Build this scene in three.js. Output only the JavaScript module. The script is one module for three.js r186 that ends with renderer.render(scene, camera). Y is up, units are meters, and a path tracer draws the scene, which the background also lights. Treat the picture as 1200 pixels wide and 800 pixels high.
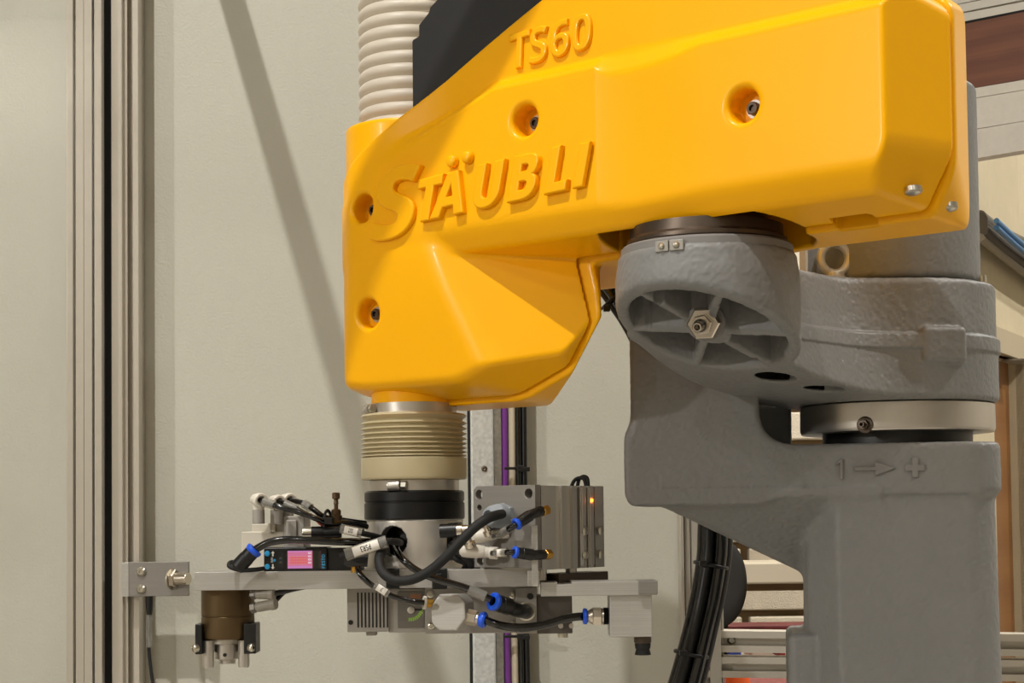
import * as THREE from 'three';
import { RoundedBoxGeometry } from 'three/addons/geometries/RoundedBoxGeometry.js';
import { mergeGeometries } from 'three/addons/utils/BufferGeometryUtils.js';
import { FontLoader } from 'three/addons/loaders/FontLoader.js';
import { TextGeometry } from 'three/addons/geometries/TextGeometry.js';

// ---------------------------------------------------------------- camera, light, exposure
const EYE = 1.2, FPX = 1950;                                  // eye height in metres, focal length in pixels
const scene = new THREE.Scene();
scene.background = new THREE.Color(0x26241f);
const camera = new THREE.PerspectiveCamera(2 * Math.atan(400 / FPX) * 180 / Math.PI, 1.5, 0.05, 60);
camera.position.set(0, EYE, 0);
camera.rotation.set(0.0436, 0, -0.012, 'YXZ');
camera.setViewOffset(1200, 800, 0, -120, 1200, 800);          // lens shifted upwards
camera.updateProjectionMatrix(); camera.updateMatrixWorld(true);
const renderer = new THREE.WebGLRenderer({ antialias: true });
renderer.toneMapping = THREE.LinearToneMapping;
renderer.toneMappingExposure = 0.98;
renderer.shadowMap.enabled = true;
// high bay lamps hanging under the hall roof: [x, y, z, candela, size in units of 2 cm]
const LAMPS = [
  [-0.92, 4.0, 0.0, 23, 1.1],
  [1.8, 4.0, 0.9, 5, 3],
  [2.6, 4.0, -1.5, 20, 1.5],
  [-3.3, 2.35, 1.3, 13, 3],
  [0.2, 4.0, 2.6, 6, 4],
  [3.4, 4.0, -3.8, 20, 3],
  [0.55, 4.0, -3.4, 26, 1.5],
  [-2.4, 4.0, 3.2, 17, 5],
];
const LAMP_LIGHTS = LAMPS.map(([x, y, z, cd, size]) => {
  const l = new THREE.SpotLight(0xfffcf7, cd, 0, 1.25, 0.35, 2);
  l.position.set(x, y - 0.005, z); if (y < 3) l.target.position.set(0, 1.2, -1.3); else l.target.position.set(x, 0, z);
  l.castShadow = true; l.shadow.radius = size; l.shadow.mapSize.set(2048, 2048); l.shadow.bias = -0.0005;
  scene.add(l, l.target);
  return l;
});

// ---------------------------------------------------------------- naming and building helpers
const used = new Map();
function numbered(name) { const n = used.get(name) ?? 0; used.set(name, n + 1); return n ? `${name}_${String(n).padStart(3, '0')}` : name; }
function flags(m) { m.castShadow = true; m.receiveShadow = true; return m; }
function thing(name, label, category, pos, group) {            // a Group at the thing's base; its parts are written in world metres
  const o = new THREE.Group(); o.name = numbered(name); o.position.copy(pos); o.userData = { label, category };
  if (group) o.userData.group = group;
  scene.add(o); return o;
}
const originOf = (o) => { while (o.parent && o.parent !== scene) o = o.parent; return o.position; };
function part(name, geo, mat, parent, label) {                 // geometry in world coordinates, child of a thing or of a part
  const g = Array.isArray(geo) ? merge(geo) : geo; const p = originOf(parent);
  g.translate(-p.x, -p.y, -p.z);
  const m = flags(new THREE.Mesh(g, mat)); m.name = name; if (label) m.userData.label = label; parent.add(m); return m;
}
function single(name, geo, mat, label, category, group) {      // a thing that is one mesh
  const g = Array.isArray(geo) ? merge(geo) : geo; g.computeBoundingBox(); const c = new THREE.Vector3(); g.boundingBox.getCenter(c); c.y = g.boundingBox.min.y;
  g.translate(-c.x, -c.y, -c.z);
  const m = flags(new THREE.Mesh(g, mat)); m.name = numbered(name); m.position.copy(c); m.userData = { label, category }; if (group) m.userData.group = group; scene.add(m); return m;
}
function struct(name, geo, mat) { const m = flags(new THREE.Mesh(Array.isArray(geo) ? merge(geo) : geo, mat)); m.name = name; m.userData = { kind: 'structure' }; scene.add(m); return m; }
function merge(list) { return mergeGeometries(list.map((g) => { const o = g.index ? g.toNonIndexed() : g; for (const k of Object.keys(o.attributes)) if (!['position', 'normal', 'uv'].includes(k)) o.deleteAttribute(k); if (!o.attributes.uv) o.setAttribute('uv', new THREE.BufferAttribute(new Float32Array(o.attributes.position.count * 2), 2)); return o; })); }
const V = (x, y, z) => new THREE.Vector3(x, y, z);
const _v = new THREE.Vector3();
function at(px, py, depth) {                                   // the point at a given distance behind the lens plane that stands at a place of the photograph
  _v.set(px / 600 - 1, 1 - py / 400, 0.5).unproject(camera).sub(camera.position);
  return _v.clone().multiplyScalar(-depth / _v.z).add(camera.position);
}
const mm = (px, d) => px * d / FPX;                            // size of so many pixels at that distance
function box(cx, cy, cz, w, h, d, r = 0.001, ry = 0) {
  const rr = Math.min(r, w * 0.45, h * 0.45, d * 0.45);
  const g = r > 0 ? new RoundedBoxGeometry(w, h, d, 2, rr) : new THREE.BoxGeometry(w, h, d);
  boxUV(g); if (ry) g.rotateY(ry); g.translate(cx, cy, cz); return g;
}
function boxUV(g) {                                            // uv in metres from the dominant axis of each face
  if (g.index) { const o = g.toNonIndexed(); g.index = null; for (const k of Object.keys(o.attributes)) g.setAttribute(k, o.attributes[k]); }
  const p = g.attributes.position, n = p.count, uv = new Float32Array(n * 2), a = V(), b = V(), c = V(), q = V();
  for (let i = 0; i < n; i += 3) {
    a.fromBufferAttribute(p, i); b.fromBufferAttribute(p, i + 1); c.fromBufferAttribute(p, i + 2);
    q.copy(b).sub(a).cross(c.clone().sub(a)); const ax = Math.abs(q.x), ay = Math.abs(q.y), az = Math.abs(q.z);
    [a, b, c].forEach((v, k) => { const u = ax > ay && ax > az ? [v.z, v.y] : ay > az ? [v.x, v.z] : [v.x, v.y]; uv[(i + k) * 2] = u[0]; uv[(i + k) * 2 + 1] = u[1]; });
  }
  g.setAttribute('uv', new THREE.BufferAttribute(uv, 2)); return g;
}
function boxPx(x0, y0, x1, y1, d, thick, r = 0.001) {          // a box whose front face spans these pixels at distance d
  const a = at(x0, y0, d), b = at(x1, y1, d);
  return box((a.x + b.x) / 2, (a.y + b.y) / 2, -d - thick / 2, Math.abs(b.x - a.x), Math.abs(a.y - b.y), thick, r);
}
function lathe(profile, x, y, z, seg = 64) {                   // profile [[radius, height], ...] turned about a vertical axis
  const g = new THREE.LatheGeometry(profile.map(([r, h]) => new THREE.Vector2(Math.max(r, 0.00001), h)), seg); creaseLathe(g, profile.length); g.translate(x, y, z); return g;
}
function creaseLathe(g) { const o = g.toNonIndexed(); g.index = null; for (const k of Object.keys(o.attributes)) g.setAttribute(k, o.attributes[k]); crease(g, 0.6); return g; }
function crease(g, angle) {                                    // smooth normals except across sharp edges
  const p = g.attributes.position, n = p.count, fn = [], key = new Map(), a = V(), b = V(), c = V();
  const k = (i) => `${Math.round(p.getX(i) * 4e5)},${Math.round(p.getY(i) * 4e5)},${Math.round(p.getZ(i) * 4e5)}`;
  const ks = new Array(n);
  for (let i = 0; i < n; i += 3) {
    a.fromBufferAttribute(p, i); b.fromBufferAttribute(p, i + 1); c.fromBufferAttribute(p, i + 2);
    const f = b.clone().sub(a).cross(c.clone().sub(a)); fn.push(f);
    for (let j = 0; j < 3; j++) { const q = ks[i + j] = k(i + j); if (!key.has(q)) key.set(q, []); key.get(q).push(i / 3); }
  }
  const un = fn.map((f) => f.clone().normalize()), cos = Math.cos(angle), out = new Float32Array(n * 3);
  for (let i = 0; i < n; i++) {
    const me = un[(i / 3) | 0]; a.set(0, 0, 0); for (const t of key.get(ks[i])) if (un[t].dot(me) > cos) a.add(fn[t]);
    if (a.lengthSq() < 1e-30) a.copy(me); a.normalize(); out.set([a.x, a.y, a.z], i * 3);
  }
  g.setAttribute('normal', new THREE.BufferAttribute(out, 3)); return g;
}
const UP = V(0, 1, 0);
function turned(profile, origin, dir, seg = 40) {              // a turned piece standing on origin and pointing along dir
  const g = new THREE.LatheGeometry(profile.map(([r, h]) => new THREE.Vector2(Math.max(r, 0.00001), h)), seg); creaseLathe(g);
  g.applyQuaternion(new THREE.Quaternion().setFromUnitVectors(UP, dir.clone().normalize())); g.translate(origin.x, origin.y, origin.z); return g;
}
function hexPrism(r, h, origin, dir, sides = 6, spin = 0) { const g = turned([[0, 0], [r * 0.9, 0], [r, r * 0.08], [r, h - r * 0.08], [r * 0.9, h], [0, h]], V(0, 0, 0), UP, sides); crease(g, 0.3); g.rotateY(spin);
  g.applyQuaternion(new THREE.Quaternion().setFromUnitVectors(UP, dir.clone().normalize())); g.translate(origin.x, origin.y, origin.z); return g; }
function tube(points, r, seg = 60, radial = 12) { return capped(new THREE.CatmullRomCurve3(points, false, 'centripetal'), r, seg, radial); }
function capped(curve, r, seg, radial) {
  const body = new THREE.TubeGeometry(curve, seg, r, radial, false), ends = [0, 1].map((t) => {
    const g = new THREE.CircleGeometry(r, radial), d = curve.getTangent(t); if (t === 0) d.negate();
    g.applyQuaternion(new THREE.Quaternion().setFromUnitVectors(V(0, 0, 1), d)); const p = curve.getPoint(t); g.translate(p.x, p.y, p.z); return g; });
  return merge([body, ...ends]);
}
function extrude(shape, depth, bevel = 0, curveSegments = 10) {
  return new THREE.ExtrudeGeometry(shape, { depth: depth - 2 * bevel, bevelEnabled: bevel > 0, bevelThickness: bevel, bevelSize: bevel, bevelOffset: -bevel, bevelSegments: 3, curveSegments }).translate(0, 0, bevel);
}
function poly(pts, holes = []) { const s = new THREE.Shape(pts.map(([x, y]) => new THREE.Vector2(x, y))); for (const h of holes) s.holes.push(new THREE.Path(h.map(([x, y]) => new THREE.Vector2(x, y)))); return s; }
function circlePts(cx, cy, r, n = 28) { return Array.from({ length: n }, (_, i) => [cx + r * Math.cos(-i / n * 2 * Math.PI), cy + r * Math.sin(-i / n * 2 * Math.PI)]); }
function rng(seed) { let s = seed >>> 0; return () => { s = (s + 0x6d2b79f5) | 0; let t = Math.imul(s ^ (s >>> 15), 1 | s); t = (t + Math.imul(t ^ (t >>> 7), 61 | t)) ^ t; return ((t ^ (t >>> 14)) >>> 0) / 4294967296; }; }

// ---------------------------------------------------------------- solids written as signed distances, meshed with surface nets
const smax = (a, b, k) => { const h = Math.max(k - Math.abs(a - b), 0) / k; return Math.max(a, b) + h * h * k * 0.25; };
const smin = (a, b, k) => { const h = Math.max(k - Math.abs(a - b), 0) / k; return Math.min(a, b) - h * h * k * 0.25; };
const smooth = (a, b, x) => { const t = Math.min(1, Math.max(0, (x - a) / (b - a))); return t * t * (3 - 2 * t); };
function roundBox(x, y, z, x0, x1, y0, y1, z0, z1, r) {
  const qx = Math.abs(x - (x0 + x1) / 2) - (x1 - x0) / 2 + r, qy = Math.abs(y - (y0 + y1) / 2) - (y1 - y0) / 2 + r, qz = Math.abs(z - (z0 + z1) / 2) - (z1 - z0) / 2 + r;
  return Math.hypot(Math.max(qx, 0), Math.max(qy, 0), Math.max(qz, 0)) + Math.min(Math.max(qx, qy, qz), 0) - r;
}
const hash3 = (i, j, k) => { let n = Math.imul(i, 374761393) ^ Math.imul(j, 668265263) ^ Math.imul(k, 1274126177); n = Math.imul(n ^ (n >>> 13), 1274126177); return ((n ^ (n >>> 16)) >>> 0) / 4294967296; };
function noise3(x, y, z) {
  const i = Math.floor(x), j = Math.floor(y), k = Math.floor(z); let u = x - i, v = y - j, w = z - k; u = u * u * (3 - 2 * u); v = v * v * (3 - 2 * v); w = w * w * (3 - 2 * w);
  const l = (a, b, t) => a + (b - a) * t, c = (a, b, d) => hash3(i + a, j + b, k + d);
  return l(l(l(c(0, 0, 0), c(1, 0, 0), u), l(c(0, 1, 0), c(1, 1, 0), u), v), l(l(c(0, 0, 1), c(1, 0, 1), u), l(c(0, 1, 1), c(1, 1, 1), u), v), w);
}
function solid(f0, lo, hi, h, uvScale = false, grain = 0) {    // grain: relief of a sand cast surface in metres
  let f = f0;
  const n = [0, 1, 2].map((i) => Math.ceil((hi[i] - lo[i]) / h) + 1), [nx, ny, nz] = n, val = new Float32Array(nx * ny * nz), B = 8;
  const id = (i, j, k) => i + nx * (j + ny * k);
  for (let bk = 0; bk < nz; bk += B) for (let bj = 0; bj < ny; bj += B) for (let bi = 0; bi < nx; bi += B) {
    const c = f(lo[0] + (bi + 3.5) * h, lo[1] + (bj + 3.5) * h, lo[2] + (bk + 3.5) * h), far = Math.abs(c) > h * 9;
    for (let k = bk; k < Math.min(bk + B, nz); k++) for (let j = bj; j < Math.min(bj + B, ny); j++) for (let i = bi; i < Math.min(bi + B, nx); i++)
      val[id(i, j, k)] = far ? c : f(lo[0] + i * h, lo[1] + j * h, lo[2] + k * h);
  }
  if (grain) f = (x, y, z) => f0(x, y, z) + grain * (noise3(x * 400, y * 400, z * 400) + 0.3 * noise3(x * 190 + 7, y * 190, z * 190) - 0.65);
  const vid = new Int32Array(nx * ny * nz).fill(-1), pos = [], nor = [], e = h * 0.35;
  const grad = (x, y, z) => [f(x + e, y, z) - f(x - e, y, z), f(x, y + e, z) - f(x, y - e, z), f(x, y, z + e) - f(x, y, z - e)];
  const corner = [[0, 0, 0], [1, 0, 0], [0, 1, 0], [1, 1, 0], [0, 0, 1], [1, 0, 1], [0, 1, 1], [1, 1, 1]], edges = [[0, 1], [2, 3], [4, 5], [6, 7], [0, 2], [1, 3], [4, 6], [5, 7], [0, 4], [1, 5], [2, 6], [3, 7]];
  for (let k = 0; k < nz - 1; k++) for (let j = 0; j < ny - 1; j++) for (let i = 0; i < nx - 1; i++) {
    let m = 0; const cv = []; for (let c = 0; c < 8; c++) { const v = val[id(i + corner[c][0], j + corner[c][1], k + corner[c][2])]; cv.push(v); if (v < 0) m |= 1 << c; }
    if (m === 0 || m === 255) continue;
    let x = 0, y = 0, z = 0, t = 0;
    for (const [a, b] of edges) if ((cv[a] < 0) !== (cv[b] < 0)) { const u = cv[a] / (cv[a] - cv[b]); x += corner[a][0] + u * (corner[b][0] - corner[a][0]); y += corner[a][1] + u * (corner[b][1] - corner[a][1]); z += corner[a][2] + u * (corner[b][2] - corner[a][2]); t++; }
    let X = lo[0] + (i + x / t) * h, Y = lo[1] + (j + y / t) * h, Z = lo[2] + (k + z / t) * h, g;
    for (let it = 0; it < 2; it++) { g = grad(X, Y, Z); const l2 = (g[0] * g[0] + g[1] * g[1] + g[2] * g[2]) / (4 * e * e); if (l2 < 0.05) break; const v = Math.max(-0.5 * h, Math.min(0.5 * h, f(X, Y, Z) / l2)) / (2 * e); X -= g[0] * v; Y -= g[1] * v; Z -= g[2] * v; }
    g = grad(X, Y, Z); const l = Math.hypot(...g) || 1; vid[id(i, j, k)] = pos.length / 3; pos.push(X, Y, Z); nor.push(g[0] / l, g[1] / l, g[2] / l);
  }
  const idx = [];
  const quad = (a, b, c, d, flip) => { if (a < 0 || b < 0 || c < 0 || d < 0) return; if (flip) idx.push(a, c, b, a, d, c); else idx.push(a, b, c, a, c, d); };
  for (let k = 1; k < nz - 1; k++) for (let j = 1; j < ny - 1; j++) for (let i = 1; i < nx - 1; i++) {
    const s = val[id(i, j, k)] < 0;
    if (s !== val[id(i + 1, j, k)] < 0) quad(vid[id(i, j - 1, k - 1)], vid[id(i, j, k - 1)], vid[id(i, j, k)], vid[id(i, j - 1, k)], !s);
    if (s !== val[id(i, j + 1, k)] < 0) quad(vid[id(i - 1, j, k - 1)], vid[id(i - 1, j, k)], vid[id(i, j, k)], vid[id(i, j, k - 1)], !s);
    if (s !== val[id(i, j, k + 1)] < 0) quad(vid[id(i - 1, j - 1, k)], vid[id(i, j - 1, k)], vid[id(i, j, k)], vid[id(i - 1, j, k)], !s);
  }
  let g = new THREE.BufferGeometry();
  g.setAttribute('position', new THREE.Float32BufferAttribute(pos, 3)); g.setAttribute('normal', new THREE.Float32BufferAttribute(nor, 3)); g.setIndex(idx);
  if (uvScale) boxUV(g); else g.setAttribute('uv', new THREE.Float32BufferAttribute(new Float32Array(pos.length / 3 * 2), 2));
  return g;
}

// ---------------------------------------------------------------- procedural textures (noise only: colour, grain, fine relief)
function tileNoise(size, cells, seed) {                        // value noise that tiles, 0..1
  const r = rng(seed), lat = Float32Array.from({ length: cells * cells }, r), out = new Float32Array(size * size);
  for (let y = 0; y < size; y++) for (let x = 0; x < size; x++) {
    const fx = x / size * cells, fy = y / size * cells, i = fx | 0, j = fy | 0, u = fx - i, v = fy - j, a = u * u * (3 - 2 * u), b = v * v * (3 - 2 * v), i1 = (i + 1) % cells, j1 = (j + 1) % cells;
    out[y * size + x] = (lat[j * cells + i] * (1 - a) + lat[j * cells + i1] * a) * (1 - b) + (lat[j1 * cells + i] * (1 - a) + lat[j1 * cells + i1] * a) * b;
  }
  return out;
}
function blend(size, layers) { const o = new Float32Array(size * size); let w = 0; for (const [c, k, s] of layers) { const n = tileNoise(size, c, s); w += k; for (let i = 0; i < o.length; i++) o[i] += n[i] * k; } for (let i = 0; i < o.length; i++) o[i] /= w; return o; }
function tex(size, pixel, srgb, metres) {
  const d = new Uint8Array(size * size * 4);
  for (let i = 0; i < size * size; i++) { const c = pixel(i % size, (i / size) | 0, i); d.set([c[0], c[1], c[2], 255].map((v) => Math.max(0, Math.min(255, Math.round(v)))), i * 4); }
  const t = new THREE.DataTexture(d, size, size); t.wrapS = t.wrapT = THREE.RepeatWrapping; t.magFilter = THREE.LinearFilter; t.minFilter = THREE.LinearMipmapLinearFilter; t.generateMipmaps = true;
  if (srgb) t.colorSpace = THREE.SRGBColorSpace; t.repeat.set(1 / metres, 1 / metres); t.needsUpdate = true; return t;
}
const grey = (v) => [v * 255, v * 255, v * 255];
const N_cast = blend(512, [[128, 1, 1], [80, 0.7, 2], [200, 0.5, 4]]);
const N_peel = blend(512, [[120, 1, 11], [220, 0.5, 12]]);
const T_cast = tex(512, (x, y, i) => grey(N_cast[i]), false, 0.22);
const T_peel = tex(512, (x, y, i) => grey(N_peel[i]), false, 0.22);
const N_big = blend(512, [[6, 1, 21], [14, 0.6, 22], [60, 0.4, 23], [200, 0.3, 24]]);
const tint = (hex, amp, field = N_big, metres = 0.6) => { const c = new THREE.Color(hex).getRGB({}, THREE.SRGBColorSpace); return tex(256, (x, y) => { const k = 1 + amp * (field[(y * 2) * 512 + x * 2] - 0.5) * 2; return [c.r * 255 * k, c.g * 255 * k, c.b * 255 * k]; }, true, metres); };
const N_brush = (() => { const r = rng(5), o = new Float32Array(256 * 256); for (let y = 0; y < 256; y++) { let v = r(); const row = r(); for (let x = 0; x < 256; x++) { v += (r() - 0.5) * 0.06; v += (row - v) * 0.03; o[y * 256 + x] = v; } } return o; })();
const brushed = (hex, amp) => { const c = new THREE.Color(hex).getRGB({}, THREE.SRGBColorSpace); return tex(256, (x, y, i) => { const k = 1 + amp * (N_brush[i] - 0.5); return [c.r * 255 * k, c.g * 255 * k, c.b * 255 * k]; }, true, 0.06); };
function woodTex(a, b, seed, metres, freq) {                   // long streaks along v
  const n = blend(512, [[5, 1, seed], [17, 0.5, seed + 1], [60, 0.3, seed + 2]]), A = new THREE.Color(a).getRGB({}, THREE.SRGBColorSpace), Bc = new THREE.Color(b).getRGB({}, THREE.SRGBColorSpace), r = rng(seed), rows = Float32Array.from({ length: 512 }, r);
  return tex(512, (x, y) => { const w = n[y * 512 + ((x * 0.25) | 0)], k = 0.5 + 0.5 * Math.sin((y / 512 + w * 0.10) * freq * 6.283), m = Math.min(1, Math.max(0, 0.55 * k + 0.3 * rows[(y + ((w * 6) | 0)) % 512] + 0.15 * w)); return [A.r * 255 * (1 - m) + Bc.r * 255 * m, A.g * 255 * (1 - m) + Bc.g * 255 * m, A.b * 255 * (1 - m) + Bc.b * 255 * m]; }, true, metres);
}
const std = (color, roughness, metalness = 0, more = {}) => new THREE.MeshPhysicalMaterial({ color, roughness, metalness, ...more });
const M = {
  yellow: std(0xffb700, 0.34, 0, { specularIntensity: 0.45, clearcoat: 0.06, clearcoatRoughness: 0.12 }),
  cast: std(0xffffff, 0.5, 0, { map: tint(0x7c7c7a, 0.05) }),
  castSmooth: std(0x7b7976, 0.5, 0),
  steel: std(0xc6c1b9, 0.32, 0.85),
  darkSteel: std(0x5d5248, 0.38, 0.85),
  zinc: std(0xc9c4b6, 0.3, 1),
  nickel: std(0xcdc4b6, 0.25, 1),
  brass: std(0xc99a45, 0.28, 1),
  bronze: std(0x5c4a30, 0.42, 0.7),
  alu: std(0xffffff, 0.42, 0.55, { map: brushed(0xb3b0aa, 0.08) }),
  aluDark: std(0xffffff, 0.5, 0.6, { map: brushed(0x8b8781, 0.05) }),
  profile: std(0xc2bbae, 0.38, 0.55),
  black: std(0x090909, 0.4),
  blackGloss: std(0x060606, 0.13, 0, { clearcoat: 0.5, clearcoatRoughness: 0.1 }),
  blackSatin: std(0x171615, 0.55),
  motor: std(0x151516, 0.6),
  rubber: std(0x0e0e0e, 0.7),
  anodised: std(0x070708, 0.36, 0.2),
  blue: std(0x1a55d8, 0.35),
  skyblue: std(0x2f9fd6, 0.4),
  hose: std(0xe6decf, 0.45, 0, { transmission: 0.4, thickness: 0 }),
  bellows: std(0xd2c49c, 0.5, 0, { transmission: 0.35, thickness: 0 }),
  clear: std(0xe8e6e0, 0.12, 0, { transmission: 0.85, thickness: 0, ior: 1.45 }),
  paper: std(0xe6e1d6, 0.7),
  ivory: std(0xcfc8b8, 0.5),
  whitePlastic: std(0xd9d3c6, 0.42),
  greyPlastic: std(0x8e959b, 0.5),
  greyBox: std(0x9d9890, 0.5, 0.1),
  purple: std(0x7a3a94, 0.45),
  galv: std(0xffffff, 0.45, 0.3, { map: tint(0xc6c8c4, 0.10, N_peel, 0.3) }),
  panel: std(0xffffff, 0.6, 0, { map: tint(0xbdbbad, 0.015), bumpMap: T_peel, bumpScale: 0.00024 }),
};
const font = { sans: await new FontLoader().loadAsync('fonts/droid/droid_sans_bold.typeface.json'), thin: await new FontLoader().loadAsync('fonts/droid/droid_sans_regular.typeface.json') };

// ================================================================ THE HALL (setting)
const wallPaint = std(0xffffff, 0.8, 0, { map: tint(0xd3ccbd, 0.04, N_big, 1.2) });
const HX0 = -4.2, HX1 = 5.2, HZ0 = -5.2, HZ1 = 4.2, HY = 4.6;
struct('floor', box((HX0 + HX1) / 2, -0.1, (HZ0 + HZ1) / 2, HX1 - HX0 + 0.6, 0.2, HZ1 - HZ0 + 0.6, 0), std(0xffffff, 0.6, 0, { map: tint(0x8b847a, 0.12, N_big, 2) }));
struct('ceiling', box((HX0 + HX1) / 2, HY + 0.1, (HZ0 + HZ1) / 2, HX1 - HX0 + 0.6, 0.2, HZ1 - HZ0 + 0.6, 0), std(0xd9d3c7, 0.9));
struct('wall_left', box(HX0 - 0.1, HY / 2, (HZ0 + HZ1) / 2, 0.2, HY, HZ1 - HZ0 + 0.4, 0), wallPaint);
struct('wall_right', box(HX1 + 0.1, HY / 2, (HZ0 + HZ1) / 2, 0.2, HY, HZ1 - HZ0 + 0.4, 0), wallPaint);
struct('wall_front', box((HX0 + HX1) / 2, HY / 2, HZ1 + 0.1, HX1 - HX0, HY, 0.2, 0), wallPaint);
const wallBack = struct('wall_back', box((HX0 + HX1) / 2, HY / 2, HZ0 - 0.1, HX1 - HX0, HY, 0.2, 0), wallPaint);
{ // white painted blocks with brown joints on the far wall, where they show under the robot
  const bm = [0xcfc4b0, 0xd6ccba, 0xc6baa5].map((c, i) => std(0xffffff, 0.85, 0, { map: tint(c, 0.08, N_big, 0.5 + i * 0.1), bumpMap: T_cast, bumpScale: 0.002 }));
  const mortar = flags(new THREE.Mesh(box(1.33, 1.21, HZ0 + 0.003, 2.86, 1.74, 0.008, 0), std(0x8a7354, 0.9))); mortar.name = 'mortar'; wallBack.add(mortar);
  const gs = [box(0, 0, 0, 0.385, 0.085, 0.06, 0.006)]; const r = rng(8);
  for (let row = 0; row < 16; row++) for (let c = 0; c < 6; c++) {
    const m = flags(new THREE.Mesh(gs[0], bm[(r() * 3) | 0])); m.name = 'block'; m.position.set(0.1 + c * 0.41 + (row % 2) * 0.2, 0.42 + row * 0.105, HZ0 + 0.02 + r() * 0.006); wallBack.add(m);
  }
}
// lamps
const glow = new THREE.MeshStandardMaterial({ color: 0xffffff, emissive: 0xfff0da, emissiveIntensity: 6 });
LAMPS.forEach(([x, y, z], i) => {
  const where = ['above and behind the camera on the left', 'above the camera on the right', 'over the right side of the cell', 'lower than the others, far to the left of the cell', 'behind the camera', 'over the far right of the hall', 'beyond the machine cell', 'farthest behind the camera'][i];
  const t = thing('ceiling_lamp', `round high bay lamp hanging ${where}`, 'lamp', V(x, y, z));
  part('reflector', lathe([[0.04, 0.26], [0.05, 0.25], [0.06, 0.20], [0.16, 0.08], [0.21, 0.025], [0.20, 0.025], [0.15, 0.075], [0.05, 0.19], [0.0, 0.19]], x, y, z, 40), std(0xb8b8b4, 0.4, 0.8), t);
  part('bulb', lathe([[0, 0.015], [0.03, 0.02], [0.042, 0.05], [0.035, 0.085], [0.02, 0.12], [0, 0.13]], x, y, z, 24), glow, t);
  if (y < 3) for (const p of t.children.slice()) { p.quaternion.setFromUnitVectors(UP, V(x, y, z).sub(V(0, 1.2, -1.3)).normalize()); }   // a flood lamp tilted towards the cell
  part('rod', lathe([[0.008, 0.25], [0.008, HY - y + 0.0]], x, y, z, 10), std(0x777777, 0.5, 0.8), t);
});

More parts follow.
